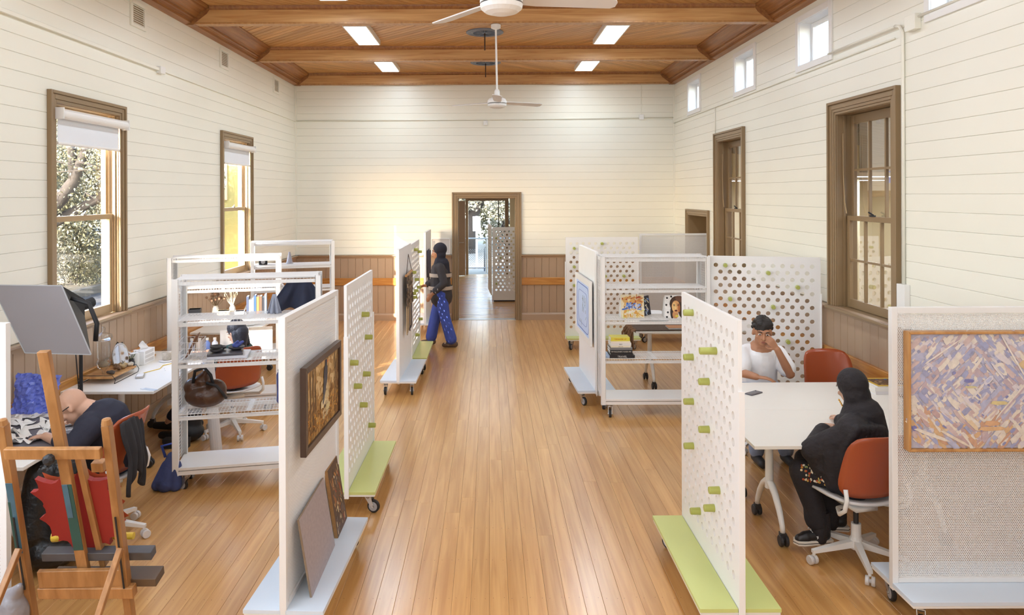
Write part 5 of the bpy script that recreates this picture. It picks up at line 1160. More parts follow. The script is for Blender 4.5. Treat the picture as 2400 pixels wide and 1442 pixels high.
t = thing('wooden_dish', 'oval wooden dish near the wall on the white desk', 'dish', (-3.49,7.44,T)); MB().lathe([(0.03,0),(0.06,0.014),(0.065,0.026),(0.056,0.022),(0.0,0.012)], 22, caps=False).build('dish', M['oak'], t, True); MB().ell((0.01,0,0.022), (0.015,0.012,0.01), 10, 6).build('nut', P('nut_shell', '#8A6238', 0.6), t)
t = thing('tape_dispenser', 'slim silver phone-like case lying on the white desk', 'case', (-3.21,6.66,T), 0.35); MB().bb(-0.035,0.035,-0.075,0.075,0,0.016).build('case', M['steel'], t, bevel=0.005); MB().bb(-0.028,0.028,-0.06,0.06,0.016,0.0165).build('label', M['paper'], t)
t = thing('pencil', 'short two-tone pencil lying on the white desk', 'pencil', (-3.10,6.92,T+0.005), 0.5); MB().cyl((0,-0.05,0),(0,0.02,0),0.004,n=6).build('shaft', M['paper'], t); MB().cyl((0,0.02,0),(0,0.05,0),0.004,0.001,6).build('tip', P('brown_lead', '#7A4A2A', 0.5), t)
t = thing('yellow_string', 'loose yellow string curling across the white desk', 'string', (0,0,0)); MB().tube([(-3.24,6.78,T+0.003),(-3.16,6.95,T+0.003),(-3.19,7.08,T+0.004),(-3.12,7.2,T+0.003),(-3.0,7.28,T+0.003),(-2.9,7.4,T+0.003)], 0.004, 6).build('string', P('yellow_cord', '#E4C35A', 0.7), t, True)
t = thing('glass_slide', 'thin clear strip at the front edge of the white desk', 'strip', (-2.92,6.22,T), 1.2); MB().bb(-0.02,0.02,-0.08,0.08,0,0.004).build('strip', P('frosted_strip', '#D6E0EC', 0.2), t); MB().bb(-0.02,0.02,0.06,0.08,0.004,0.005).build('end_label', M['paper'], t)

# ---------------------------------------------------------------- things on the left shelves
def on11(x, y, z): return loc_on(S11, x, y, z)
lea = P('brown_leather', '#4A2E1C', 0.3, var=0.5, sc=7, bump=0.5, bsc=25)
p0 = on11(-0.36,-0.02,0.626); t = thing('leather_bag', 'slouchy dark brown leather bag on the near left wire shelf', 'bag', p0, S11[2])
blob('body', [('e',(0,0,0.10),(0.17,0.11,0.10)),('e',(-0.06,0.02,0.17),(0.12,0.085,0.09)),('e',(0.08,0,0.14),(0.09,0.08,0.09)),('c',(-0.03,0,0.22),(0.0,0.01,0.27),0.07,0.04)], lea, t, 0.01, 3)
MB().tube([(-0.09,-0.05,0.22),(-0.07,-0.07,0.32),(0.0,-0.05,0.34),(0.05,-0.06,0.28),(0.07,-0.06,0.2)], 0.013, 8).build('handle', M['black'], t, True); MB().tube([(0.02,-0.085,0.22),(0.1,-0.1,0.2),(0.15,-0.09,0.13),(0.17,-0.05,0.08)], 0.012, 8).build('strap', M['black'], t, True)
t = thing('paper_tube', 'thick rolled paper tube standing behind the near left shelf', 'tube', (-2.63,6.74,0)); MB().tube([(0.09,0.0,0.0),(0.0,0.03,0.88)], 0.052, 16).build('roll', P('grey_white_roll', '#D9D6D6', 0.6, var=0.03), t); MB().tube([(0.001,0.03,0.86),(-0.002,0.03,0.884)], 0.04, 12).build('core', P('roll_core', '#B0A8A0', 0.8), t)
p0 = on11(-0.47,-0.02,1.046); t = thing('wire_basket', 'wire basket with a brown card on the near left shelf', 'basket', p0, S11[2]); mb = MB()
for (O_, ex, ey, ww, hh) in (((-0.09,-0.13,0),(1,0,0),(0,0,1),0.18,0.15), ((-0.09,0.13,0),(1,0,0),(0,0,1),0.18,0.15), ((-0.09,-0.13,0),(0,1,0),(0,0,1),0.26,0.15), ((0.09,-0.13,0),(0,1,0),(0,0,1),0.26,0.15), ((-0.09,-0.13,0),(1,0,0),(0,1,0),0.18,0.26)): wires(mb, O_, ex, ey, ww, hh, 0.03, 0.05, 0.003)
mb.build('wirework', M['mesh'], t)
o = MB().box((0,0,0.1),(0.008,0.15,0.20),Matrix.Rotation(0.45,3,'Y')).build('brown_card', P('brown_card', '#7A4A2A', 0.6, var=0.1), None, loc=on11(-0.46,-0.02,1.05)); o.rotation_euler=(0,0,S11[2]); tag(o, 'brown card leaning inside the wire basket', 'card')
for k, (x, w_, d_, h_, z, c, lab) in enumerate(((-0.17,0.32,0.26,0.022,1.046,'#C9CBD4','pale plastic tray under the dark bowls'), (-0.20,0.28,0.22,0.018,1.069,'#4A474C','dark slab on the pale tray'))):
    o = MB().bb(-w_/2,w_/2,-d_/2,d_/2,0,h_).build('tray', P('tray_%d' % k, c, 0.4), None, bevel=0.004, loc=on11(x,-0.02,z)); o.rotation_euler = (0,0,S11[2]+0.1*k); tag(o, lab, 'tray')
for k, (x, y, z, rr_, lab) in enumerate(((-0.27,-0.05,1.088,0.05,'lower dark bowl of the left pair on the slab'), (-0.27,-0.05,1.116,0.048,'upper dark bowl of the left pair on the slab'), (-0.25,0.05,1.088,0.045,'small dark bowl behind the pair'), (-0.12,0.03,1.088,0.065,'wide dark dish holding a blue cloth'))):
    t = thing('clay_bowl', lab, 'bowl', on11(x,y,z), 0, 'dark bowls on the near left shelf'); MB().lathe([(rr_*0.5,0),(rr_,0.012),(rr_*1.02,0.026),(rr_*0.9,0.024),(0.0,0.008)], 20, caps=False).build('bowl', P('dark_clay', '#3A373A', 0.5, var=0.15), t, True); MB().lathe([(rr_*1.03,0.022),(rr_*1.03,0.027),(rr_*0.92,0.027)], 20, caps=False).build('rim', M['dark'], t)
o = blob('cloth', [('c',(0,0,0.02),(0.05,0.01,0.05),0.022,0.012),('c',(-0.02,0.01,0.02),(0.02,-0.02,0.06),0.02,0.01)], P('blue_cloth', '#5560A8', 0.8, var=0.3, sc=30), None, 0.006, 1); o.location = on11(-0.12,0.03,1.1); tag(o, 'crumpled blue cloth in the wide dark dish', 'cloth')
bottle('tall blue and tan patterned vase on the near left shelf', on11(0.27,-0.02,0.626), [(0.05,0),(0.06,0.02),(0.055,0.10),(0.06,0.24),(0.045,0.27),(0.05,0.28)], P('blue_tan_glaze', '#4A5488', 0.35, var=0.6, sc=22), (0.047,0.28,0.284,M['black']), 'vase', 'vase')
def drape(name, lab, cat, fn, nu, nv, mat, th=0.006):
    o = MB().sheet(fn, nu, nv).build(name, mat, None, True, thick=th); return tag(o, lab, cat)
def jk(a, b):
    x = 0.27+0.25*(a-0.5)*(0.35+0.75*b)*2+0.13; z = 1.665-0.265*b-0.02*math.sin(a*13)*b; y = 0.03+0.045*math.sin(a*17+b*2)*b+0.03*math.sin(a*7)*b
    return on11(x, y, z)
drape('hanging_jacket', 'navy jacket hanging under the top of the near left shelf', 'jacket', jk, 40, 16, P('navy_garment', '#2C3044', 0.85, var=0.3, sc=10))
drape('cloth_bag', 'small grey cloth hanging left of the navy jacket', 'cloth', lambda a, b: on11(0.20+0.09*(a-0.5)*(0.3+b), -0.06+0.02*math.sin(a*15)*b, 1.56-0.165*b), 20, 10, P('grey_cloth', '#9AA0B0', 0.85, var=0.15, sc=20))
t = thing('tote_bag', 'blue cloth tote bag slumped at the left shelf post', 'bag', (-2.64,5.90,0)); blob('body', [('c',(0.0,0,0.06),(0.05,0.02,0.26),0.075,0.05),('c',(-0.07,0,0.04),(0.0,0.02,0.2),0.045,0.04),('c',(0.08,0,0.04),(0.08,0.01,0.2),0.05,0.045)], P('dusty_blue_cloth', '#3E4A78', 0.8, var=0.25, sc=14, bump=0.6, bsc=20), t, 0.01, 2)
MB().tube([(0.0,0.0,0.27),(-0.03,0.0,0.36),(0.06,0.01,0.38),(0.09,0.01,0.27)], 0.012, 8).build('handle', P('blue_strap', '#3A4FA0', 0.8), t, True)
# books, flowers and boxes on the shelf by the left wall
def on12(x, y, z): return loc_on(S12, x, y, z)
rr = random.Random(12); x = 0.22
for i in range(8):
    w_ = rr.uniform(0.02,0.034); h_ = rr.uniform(0.17,0.24); x += w_/2
    cn = ('navy','brown','beige','black','tan','grey-blue','white','blue'); ci = (0,6,2,7,4,1,3,5)[i]
    t = thing('book', cn[ci]+' upright book, '+('first','second','third','fourth','fifth','sixth','seventh','last')[i]+' of the row by the left wall', 'book', on12(x,-0.03,1.046), S12[2]+0.02, 'upright books by the left wall')
    mb = MB(); mb.bb(-w_/2,-w_/2+0.002,-0.08,0.08,0,h_); mb.bb(w_/2-0.002,w_/2,-0.08,0.08,0,h_); mb.bb(-w_/2,w_/2,-0.08,-0.078,0,h_)
    mb.build('cover', P('spine_%d' % i, ['#3A4258','#5A4638','#C9C0AE','#2A2A30','#A86A3A','#7A8CA0','#E0DCD2','#2E4A78'][ci], 0.5), t); MB().bb(-w_/2+0.002,w_/2-0.002,-0.077,0.077,0.003,h_-0.004).build('pages', M['paper'], t); x += w_/2+0.002
for k, (x, lab) in enumerate(((-0.12,'vase of dark dried flowers on the shelf by the left wall'), (0.06,'vase of pale dried twigs beside the books'))):
    t = thing('dried_flowers', lab, 'vase', on12(x,0.02,1.046)); MB().lathe([(0.03,0),(0.04,0.03),(0.03,0.09),(0.02,0.10),(0.024,0.11)], 14).build('vase', P('vase_glaze_%d' % k, '#D8D2C8', 0.3), t, True)
    mb = MB(); hd = MB()
    for i in range(26):
        a, q = rr.uniform(0,6.28), rr.uniform(0.02,0.11); zz_ = rr.uniform(0.18,0.3); mb.tube([(0,0,0.09),(q*0.5*math.cos(a),q*0.5*math.sin(a),zz_*0.7),(q*math.cos(a),q*math.sin(a),zz_)], 0.0018, 4)
        if k == 0 or i % 2: hd.ell((q*math.cos(a),q*math.sin(a),zz_), (0.016,0.016,0.014) if k == 0 else (0.006,0.006,0.02), 7, 5)
    mb.build('stems', P('dry_stem_%d' % k, '#6A5638' if k == 0 else '#C9BCA4', 0.8), t); struct(hd.build('flower_heads', P('dry_head_%d' % k, '#7A5A44' if k == 0 else '#D8CCB4', 0.9, var=0.5, sc=30), t), 'stuff')
for k, (x, w_, h_, c, lab) in enumerate(((-0.32,0.12,0.10,'#2A2A2E','black headphones case on the shelf by the left wall'), (0.15,0.10,0.06,'#E6E2DC','low white box in front of the dried twigs'), (-0.02,0.13,0.07,'#D6C9A8','low cream box beside the flower vase'))):
    t = thing('box', lab, 'box', on12(x,-0.09,1.046), S12[2]); MB().bb(-w_/2,w_/2,-0.05,0.05,0,h_).build('carton', P('carton_%d' % k, c, 0.5), t, bevel=0.005); MB().bb(-w_/2-0.002,w_/2+0.002,-0.052,0.052,h_-0.02,h_).build('lid', P('carton_lid_%d' % k, c, 0.4), t)
for k, (x, c) in enumerate(((-0.44,'#E9E6E0'),(-0.36,'#C9D0E4'),(-0.28,'#E6D6C8'),(-0.20,'#7A94D8'),(-0.12,'#DCE2EE'))):
    bottle(('white','pale blue','cream','blue','clear-white')[k]+' paint bottle in the row on the left wall shelf', on12(x,-0.05,0.626), [(0.03,0),(0.033,0.01),(0.033,0.13),(0.014,0.15),(0.014,0.16)], P('paint_bottle_%d' % k, c, 0.4), (0.017,0.16,0.185,M['paper']), 'bottle', 'paint_bottle', 'paint bottles by the left wall')
for k, (x, h_) in enumerate(((0.05,0.24),(0.36,0.26))):
    o = MB().bb(-0.13,0.13,-0.01,0.01,0,h_).build('pin_board', M['offwhite'] if k == 0 else P('sketch_board', '#CFC6BC', 0.7, var=0.2, sc=14), None, loc=on12(x,0.06,0.626)); o.rotation_euler = (-0.1,0,S12[2]); tag(o, ('blank white board','sketched grey board')[k]+' propped on the shelf by the left wall', 'board')
# far left shelf
def on13(x, y, z): return loc_on(S13, x, y, z)
t = thing('camera_box', 'small black box on the farthest left shelf', 'box', on13(-0.42,-0.06,1.386), S13[2]); MB().bb(-0.06,0.06,-0.04,0.04,0,0.09).build('case', M['black'], t, bevel=0.008); MB().lathe([(0.03,0),(0.03,0.03)], 14, (0,-0.04,0.045), (0,-1,0)).build('dial', M['hub'], t)
t = thing('paper_cone', 'grey paper cone on the farthest left shelf', 'cone', on13(-0.05,0,1.386)); MB().lathe([(0.05,0),(0.012,0.17),(0.0,0.175)], 16, caps=False).build('cone', P('grey_card', '#9A9498', 0.7), t, True); MB().lathe([(0.056,0),(0.056,0.006)], 16).build('rim', M['hub'], t)
for k in range(3):
    o = MB().bb(-0.14,0.14,-0.1,0.1,0,0.014).build('folder', P('folder_%d' % k, ('#C9CDD8','#4A5470','#E0DCD8')[k], 0.5), None, bevel=0.003, loc=on13(-0.32+0.02*k,-0.02,1.046+0.015*k)); o.rotation_euler = (0,0,S13[2]+0.06*k); tag(o, ('lowest grey','middle dark blue','topmost white')[k]+' folder of the pile on the farthest left shelf', 'folder', 'folder pile on the farthest left shelf')
t = thing('desk_lamp', 'small white desk lamp on the desk between the left shelves', 'lamp', (-3.1,9.0,T)); MB().lathe([(0.06,0),(0.06,0.015),(0.01,0.02)], 16).build('base', M['dark'], t); MB().tube([(0,0,0.02),(0.02,-0.03,0.18),(0.12,-0.05,0.3)], 0.008, 8).build('arm', M['white'], t); MB().lathe([(0.02,0.04),(0.055,-0.03)], 16, (0.13,-0.05,0.29), caps=False).build('shade', M['white'], t)
for k in range(4):
    o = MB().bb(-0.1,0.1,-0.14,0.14,0,0.006).build('paper_stack', M['paper'], None, loc=(-3.2+0.07*k,9.25+0.09*k,T+0.007*k)); o.rotation_euler = (0,0,0.3*k); tag(o, ('lowest','second lowest','second highest','topmost')[k]+' loose white sheet on the desk between the left shelves', 'paper', 'loose sheets between the left shelves')
# floor things at the white desk
t = thing('dust_brush', 'dark brown broom leaning under the white desk', 'broom', (-2.98,6.9,0)); MB().tube([(0.06,0,0.06),(0.10,-0.05,0.72)], 0.011, 8).build('handle', M['cornice'], t); MB().bb(-0.12,0.12,-0.04,0.04,0.05,0.09).build('head', M['black'], t); MB().bb(-0.115,0.115,-0.035,0.035,0.0,0.05).build('bristles', M['black'], t)
o = blob('black_bag', [('c',(-2.92,7.1,0.10),(-2.88,7.12,0.42),0.09,0.06),('e',(-2.93,7.1,0.09),(0.13,0.12,0.09))], M['black'], None, 0.012, 2); tag(o, 'black cloth bag slumped under the white desk', 'bag')

# ---------------------------------------------------------------- outside
struct(MB().bb(-60,-3.84,-20,60,-0.35,-0.3).build('ground_left', P('road_asphalt', '#3E3B3B', 0.9, var=0.2, sc=0.8)))
struct(MB().bb(-3.84,60,21.75,70,-0.2,-0.12).build('ground_back', P('pale_dirt', '#6A6152', 0.95, var=0.3, sc=1.2)))
struct(MB().bb(-40,-10.9,8,33,-0.3,-0.12).build('verge_left', P('leaf_litter', '#5E5442', 0.95, var=0.35, sc=3)))
t = tag(MB().bb(-11.0,-10.85,8,33,-0.3,-0.10).build('kerb', P('grey_kerb', '#4A4845', 0.9, var=0.1), None), 'grey kerb along the road outside the left window', 'kerb')
bark = P('grey_brown_bark', '#2E2823', 0.95, var=0.3, sc=9, bump=1.0, bsc=14)
leafm = P('olive_gold_leaves', '#5A5740', 0.6, var=0.35, sc=1.2); leaf2 = P('pale_leaves', '#6A6758', 0.6, var=0.3, sc=1.0)
def leaves(n, rnd, centers, s, mat, name='foliage', parent=None, orient=None):
    c = np.array([rnd.choice(centers) for _ in range(n)], dtype=np.float32)
    rs = np.random.RandomState(rnd.randint(0, 9999)); g = rs.normal(0, 1, (n, 3)); g /= np.maximum(1, np.linalg.norm(g, axis=1, keepdims=True)/1.6)
    c3 = c[:, :3]+g*c[:, 3:4]*0.62; u = rs.normal(0, 1, (n, 3)); u /= np.linalg.norm(u, axis=1, keepdims=True); v = np.cross(u, rs.normal(0, 1, (n, 3))); v /= np.linalg.norm(v, axis=1, keepdims=True)
    k = (s*rs.uniform(0.6, 1.3, (n, 1))); q = np.stack([c3-u*k, c3+v*k*0.45, c3+u*k, c3-v*k*0.45], 1).reshape(-1, 3)
    me = bpy.data.meshes.new(name); me.from_pydata(q.tolist(), [], np.arange(4*n).reshape(-1, 4).tolist()); me.materials.append(mat)
    o = bpy.data.objects.new(name, me); COL.objects.link(o); o.parent = parent; o['kind'] = 'stuff'; return o
def tree(lab, limbs, ctr, n, s, mat, seed, cat='tree'):
    t = thing('tree', lab, cat, (0,0,0)); mb = MB()
    for pts, r0, r1 in limbs: mb.tube(pts, [r0+(r1-r0)*i/(len(pts)-1) for i in range(len(pts))], 10)
    mb.build('trunk', bark, t, True); leaves(n, random.Random(seed), ctr, s, mat, 'foliage', t); return t
r = random.Random(77)
limbs = [([(-11.6,16.2,-0.2),(-10.9,16.3,0.7),(-10.35,16.3,1.45),(-10.0,16.2,1.9),(-9.55,16.2,2.35),(-9.2,16.1,2.75),(-8.85,16.0,3.5),(-8.6,16,4.6)], 0.26, 0.07),
    ([(-10.2,16.3,1.6),(-9.6,16.5,1.95),(-9.0,16.6,2.3),(-8.5,16.7,2.75),(-8.0,16.9,3.6)], 0.15, 0.055), ([(-9.2,16.1,2.75),(-9.2,16.0,3.4),(-9.35,15.9,4.4)], 0.12, 0.06), ([(-9.55,16.2,2.35),(-10.2,15.8,3.0),(-10.4,15.5,4.0)], 0.08, 0.03), ([(-9.0,16.6,2.3),(-8.6,16.9,2.4),(-8.2,17.2,2.8)], 0.06, 0.02)]
for i in range(26):
    x, y, z = r.uniform(-11,-8), r.uniform(15,18), r.uniform(2.2,4.5); limbs.append(([(x,y,z),(x+r.uniform(-.5,.5),y+r.uniform(-.4,.4),z+r.uniform(-.2,.6)),(x+r.uniform(-.9,.9),y,z+r.uniform(-.3,1.0))], 0.022, 0.006))
tree('big forked gum tree outside the near left window', limbs, [(r.uniform(-13,-7.5), r.uniform(15.5,20), r.uniform(1.9,4.6), 0.85) for _ in range(80)], 52000, 0.042, leafm, 3)
for i, (x, y, h, lab) in enumerate(((-13.5,21.0,5.5,'pale slim tree behind the forked gum'), (-15.5,22.5,6.5,'tall pale tree behind the forked gum, farther left'), (-12.2,20.2,5.0,'short pale tree nearest the yellow building'))):
    tree(lab, [([(x,y,-0.2),(x+0.1,y,h*0.5),(x+0.3,y,h)], 0.14, 0.05)], [(x+r.uniform(-1.5,1.5), y+r.uniform(-1.2,1.2), r.uniform(1.2,4.6), 0.9) for _ in range(30)], 20000, 0.055, leafm, 10+i)
for i in range(7):
    x, y = ((-11.5,18.6),(-11.6,20.4),(-11.7,22.0),(-12.9,21.4),(-13.0,23.6),(-14.0,22.6),(-14.6,25.0))[i]
    t = thing('shrub', 'dry golden shrub on the verge beyond the kerb', 'shrub', (0,0,0), 0, 'verge shrubs outside the left window'); leaves(5000, random.Random(40+i), [(x+r.uniform(-.6,.6), y+r.uniform(-.6,.6), r.uniform(0.1,1.3), 0.5) for _ in range(8)], 0.036, leafm if i % 2 else leaf2, 'foliage', t)
    MB().tube([(x,y,-0.15),(x+0.1,y,0.7)], [0.03,0.01], 6).build('stem', bark, t)
for i in range(9):
    x, y = -11.6-r.random()*2.5, 18.0+i*0.8; o = blob('boulder', [('e',(x,y,0.05),(r.uniform(0.3,0.55),r.uniform(0.3,0.5),r.uniform(0.2,0.38)))], P('pale_rock', '#7A766F', 0.9, var=0.15, sc=5), None, 0.06, 1); tag(o, 'pale boulder on the verge beyond the kerb', 'rock', 'verge boulders outside the left window')
yb = thing('yellow_building', 'bright yellow building outside the far left window', 'building', (0,0,0)); yw = P('yellow_render', '#7E7038', 0.8, var=0.04, sc=1.5)
MB().bb(-10.2,-4.6,22.0,34,-0.3,4.3).build('wall', yw, yb)
MB().bb(-10.25,-4.55,21.95,34.1,3.75,3.82).build('string_course', P('tan_ledge', '#B5905A', 0.8), yb); MB().bb(-7.3,-6.7,21.97,22.0,1.0,1.9).build('window', M['dark'], yb)
sg = MB().bb(-8.7,-7.93,21.95,22.0,2.25,3.4).build('sign_panel', P('tan_sign', '#A88A66', 0.7), yb); text('sign_number', '5', 0.95, (-8.12,21.945,2.85), (PI/2,0,0), P('pale_paint', '#D8CDB8', 0.7), sg, 0.004)
# view through the lobby door
r = random.Random(5)
tree('spreading tree seen through the lobby glass door', [([(-0.9,31,-0.2),(-0.75,31,1.4),(-0.3,31,2.2),(0.3,31.2,2.9)], 0.34, 0.1), ([(-0.75,31,1.4),(-1.1,31,2.4),(-1.0,31,3.4)], 0.2, 0.08), ([(-0.3,31,2.2),(-0.2,31,3.2)], 0.1, 0.05)], [(r.uniform(-1.6,1.8), r.uniform(30,33), r.uniform(2.0,4.6), 0.7) for _ in range(32)], 11000, 0.08, leaf2, 6)
tree('bushy grey tree farther back through the lobby glass door', [([(0.9,36,-0.2),(1.0,36,2.0),(1.3,36,4)], 0.4, 0.2)], [(r.uniform(-3,4), r.uniform(35,38), r.uniform(0.6,5), 1.0) for _ in range(40)], 9000, 0.12, leafm, 8)
t = thing('street_sign', 'white street sign on a tall white post beyond the lobby door', 'sign', (-0.42,24.5,-0.12)); MB().cyl((0,0,0),(0,0,1.78),0.035,n=10).build('post', M['white'], t); MB().box((0,-0.05,1.52),(0.26,0.015,0.5)).build('plate', M['white'], t, bevel=0.006)
t = thing('wire_fence', 'grey pipe and mesh fence beyond the lobby door', 'fence', (0,23.2,-0.12)); gp = P('galvanised_pipe', '#8E9094', 0.4, 0.6)
for x in (-0.72,-0.08,0.55): MB().cyl((x,0,0),(x,0,1.12),0.03,n=10).build('post', gp, t)
MB().cyl((-1.6,0,1.1),(1.6,0,1.1),0.022,n=8).build('top_rail', gp, t); MB().cyl((-1.6,0,0.16),(1.6,0,0.16),0.02,n=8).build('bottom_rail', gp, t)
mb = MB()
for k in range(46):
    x = -1.6+k*0.07; mb.bar((x,0.02,0.16),(x+0.6,0.02,0.76),0.006,0.006); mb.bar((x+0.6,0.02,0.16),(x,0.02,0.76),0.006,0.006)
mb.build('chain_mesh', gp, t)
t = thing('bike_hoop', 'bent grey pipe hoop behind the fence', 'hoop', (0.2,23.7,-0.12)); MB().tube([(-0.35,0,0),(-0.35,0,0.75),(-0.25,0,0.9),(0.25,0,0.9),(0.35,0,0.75),(0.35,0,0)], 0.03, 8).build('pipe', gp, t, True); MB().bb(-0.4,0.4,-0.05,0.05,0,0.01).build('foot_plate', gp, t)
# ---------------------------------------------------------------- people
def V(*a): return Vector(a)
def hand(pr, wrist, fwd, up, side, s=1.0, curl=0.5):
    """palm and five fingers; up = back of the hand, side = direction of the thumb"""
    fwd, up, side = Vector(fwd).normalized(), Vector(up).normalized(), Vector(side).normalized(); w0 = Vector(wrist)
    P0 = w0+fwd*0.045*s
    for k in range(4):
        o = side*(0.027-0.018*k)*s; base = w0+fwd*(0.088-0.004*abs(k-1))*s+o*1.05
        pr.append(('c', w0+o*0.5+fwd*0.01*s, base, 0.0125*s, 0.0105*s))
        L = (0.040,0.045,0.042,0.033)[k]*s; d = fwd.copy(); p = base
        for j, f in enumerate((1.0, 0.65, 0.5)):
            d = (d*math.cos(curl*(0.6+0.35*j))-up*math.sin(curl*(0.6+0.35*j))).normalized(); q = p+d*L*f
            pr.append(('c', p, q, (0.0092-0.001*j)*s, (0.0084-0.001*j)*s)); p = q
    tb = w0+side*0.026*s+fwd*0.025*s; t1 = tb+(side*0.7+fwd*0.7-up*0.2).normalized()*0.036*s; t2 = t1+(fwd*0.9+side*0.15-up*0.35).normalized()*0.03*s
    pr += [('c', tb, t1, 0.0125*s, 0.0105*s), ('c', t1, t2, 0.0105*s, 0.0085*s)]
def head(pr, c, fwd, up, s=1.0, ears=True):
    """skull, jaw, nose, brow, ears around centre c (height of the eyes); returns axes"""
    f, u = Vector(fwd).normalized(), Vector(up).normalized(); l = u.cross(f).normalized(); u = f.cross(l); R = Matrix((l, f, u)).transposed(); c = Vector(c)
    pr += [('e', c-f*0.012*s+u*0.025*s, (0.074*s,0.094*s,0.092*s), R), ('e', c+f*0.028*s-u*0.045*s, (0.055*s,0.058*s,0.066*s), R), ('e', c+f*0.062*s-u*0.092*s, (0.024*s,0.020*s,0.018*s), R),
        ('c', c+f*0.086*s-u*0.002*s, c+f*0.106*s-u*0.036*s, 0.009*s, 0.0135*s), ('e', c+f*0.092*s-u*0.04*s, (0.019*s,0.011*s,0.009*s), R), ('e', c+f*0.078*s+u*0.02*s, (0.05*s,0.014*s,0.012*s), R),
        ('e', c+f*0.082*s-u*0.066*s, (0.025*s,0.012*s,0.012*s), R)]
    for t in (-1, 1): pr += ([('e', c+l*t*0.075*s-f*0.012*s-u*0.012*s, (0.010*s,0.018*s,0.030*s), R)] if ears else [])+[('e', c+l*t*0.04*s+f*0.062*s-u*0.03*s, (0.022*s,0.016*s,0.018*s), R)]
    return l, f, u, R
def face(parent, c, ax, s=1.0, brow=True):
    l, f, u, R = ax; c = Vector(c)
    for t in (-1, 1):
        e = MB().ell(c+l*t*0.031*s+f*0.076*s-u*0.002*s, (0.014*s,0.010*s,0.0075*s), 12, 8, R).build('eye', M['eye'], parent, True)
        MB().ell(c+l*t*0.031*s+f*0.0845*s-u*0.002*s, (0.0062*s,0.003*s,0.0062*s), 10, 6, R).build('iris', M['iris'], e, True)
        if brow: MB().tube([c+l*t*0.014*s+f*0.090*s+u*0.017*s, c+l*t*0.032*s+f*0.089*s+u*0.024*s, c+l*t*0.052*s+f*0.074*s+u*0.016*s], [0.004*s,0.0045*s,0.002*s], 6).build('eyebrow', M['hair'], parent, True)
    q = MB().ell(c+f*0.091*s-u*0.0635*s, (0.021*s,0.006*s,0.0048*s), 12, 6, R); q.ell(c+f*0.091*s-u*0.071*s, (0.018*s,0.006*s,0.005*s), 12, 6, R); q.build('lips', M['lip'], parent, True)
VX = 0.0075
# --- the man in the white t-shirt, facing the camera
t = thing('person', 'person in white t-shirt seated at the table, hand to his nose', 'person', (0,0,0)); pr = []
hc = V(2.505,6.66,1.125); ax = head(pr, hc, (-0.22,-0.96,-0.12), (0.02,-0.1,1), 1.05)
pr += [('c', (2.515,6.73,0.97), (2.51,6.70,1.07), 0.060, 0.055), ('c', (2.53,6.80,0.62), (2.52,6.76,0.92), 0.13, 0.12), ('c', (2.36,6.76,0.915), (2.30,6.62,0.76), 0.048, 0.043), ('c', (2.30,6.62,0.76), (2.37,6.45,0.765), 0.042, 0.030),
    ('c', (2.70,6.77,0.915), (2.735,6.61,0.75), 0.050, 0.045), ('c', (2.735,6.61,0.75), (2.60,6.555,0.985), 0.044, 0.030)]
hand(pr, (2.595,6.553,0.99), (-0.62,-0.05,0.75), (0.15,-0.95,0.1), (-0.65,0.1,-0.75), 1.0, 0.75); hand(pr, (2.37,6.45,0.765), (0.9,-0.35,-0.05), (0,0,1), (0.3,0.9,0), 1.0, 0.35)
for s in (-1, 1): pr += [('c', (2.54+s*0.1,6.84,0.56), (2.50+s*0.13,6.42,0.55), 0.085, 0.065), ('c', (2.50+s*0.13,6.42,0.55), (2.50+s*0.13,6.45,0.1), 0.055, 0.042)]
for s in (-1, 1): blob('shoe', [('c', (2.50+s*0.13,6.47,0.05), (2.50+s*0.13,6.30,0.04), 0.045, 0.037)], M['dark'], t, 0.009, 2)
b = blob('body', pr, M['skintan'], t, 0.0058, 5); face(t, hc, ax, 1.05)
blob('t_shirt', [('c', (2.53,6.82,0.62), (2.52,6.775,0.86), 0.165, 0.155), ('c', (2.39,6.78,0.90), (2.66,6.79,0.90), 0.085, 0.085), ('c', (2.515,6.75,0.93), (2.515,6.735,0.985), 0.092, 0.070), ('c', (2.41,6.775,0.935), (2.63,6.785,0.935), 0.062, 0.062), ('c', (2.36,6.76,0.905), (2.315,6.65,0.79), 0.075, 0.080), ('c', (2.69,6.77,0.905), (2.725,6.65,0.79), 0.076, 0.082), ('e', (2.53,6.80,0.58), (0.18,0.15,0.11))], M['tee'], t, 0.0085, 6)
tr = []
for s in (-1, 1): tr += [('c', (2.54+s*0.1,6.85,0.56), (2.50+s*0.13,6.42,0.56), 0.098, 0.078), ('c', (2.50+s*0.13,6.42,0.55), (2.50+s*0.13,6.45,0.11), 0.075, 0.068)]
blob('trousers', tr+[('e',(2.54,6.85,0.57),(0.17,0.13,0.1))], P('pale_blue_trousers', '#8FA0C0', 0.85), t, 0.012, 4)
l, f, u, R = ax; hs = []
for i in range(60):
    a, z = random.uniform(0, 2*PI), random.uniform(-0.1, 1.0)
    d = l*math.cos(a)*math.sqrt(max(0,1-z*z))*0.078+f*math.sin(a)*math.sqrt(max(0,1-z*z))*0.097+u*z*0.102
    if d.dot(f) > 0.03 and d.dot(u) < 0.055: continue
    p = hc-f*0.014+u*0.034+d; hs.append(('e', p, (0.022,0.022,0.02)))
for k in range(15): x = -0.066+k*0.0094; q0 = hc+l*(x*0.6+0.02)+f*0.045+u*0.112; q2 = hc+l*(x*1.06-0.006)+f*(0.084-abs(x)*0.42)+u*(0.040+0.35*max(0, x-0.01)+random.uniform(-.014,.010)); hs += [('c', q0, (q0+q2)/2+f*0.012+u*0.012, 0.016, 0.011), ('c', (q0+q2)/2+f*0.012+u*0.012, q2, 0.011, 0.004)]
hs.append(('e', hc-f*0.02+u*0.05, (0.08,0.098,0.086), R)); blob('hair', hs, M['hair'], t, 0.005, 2)
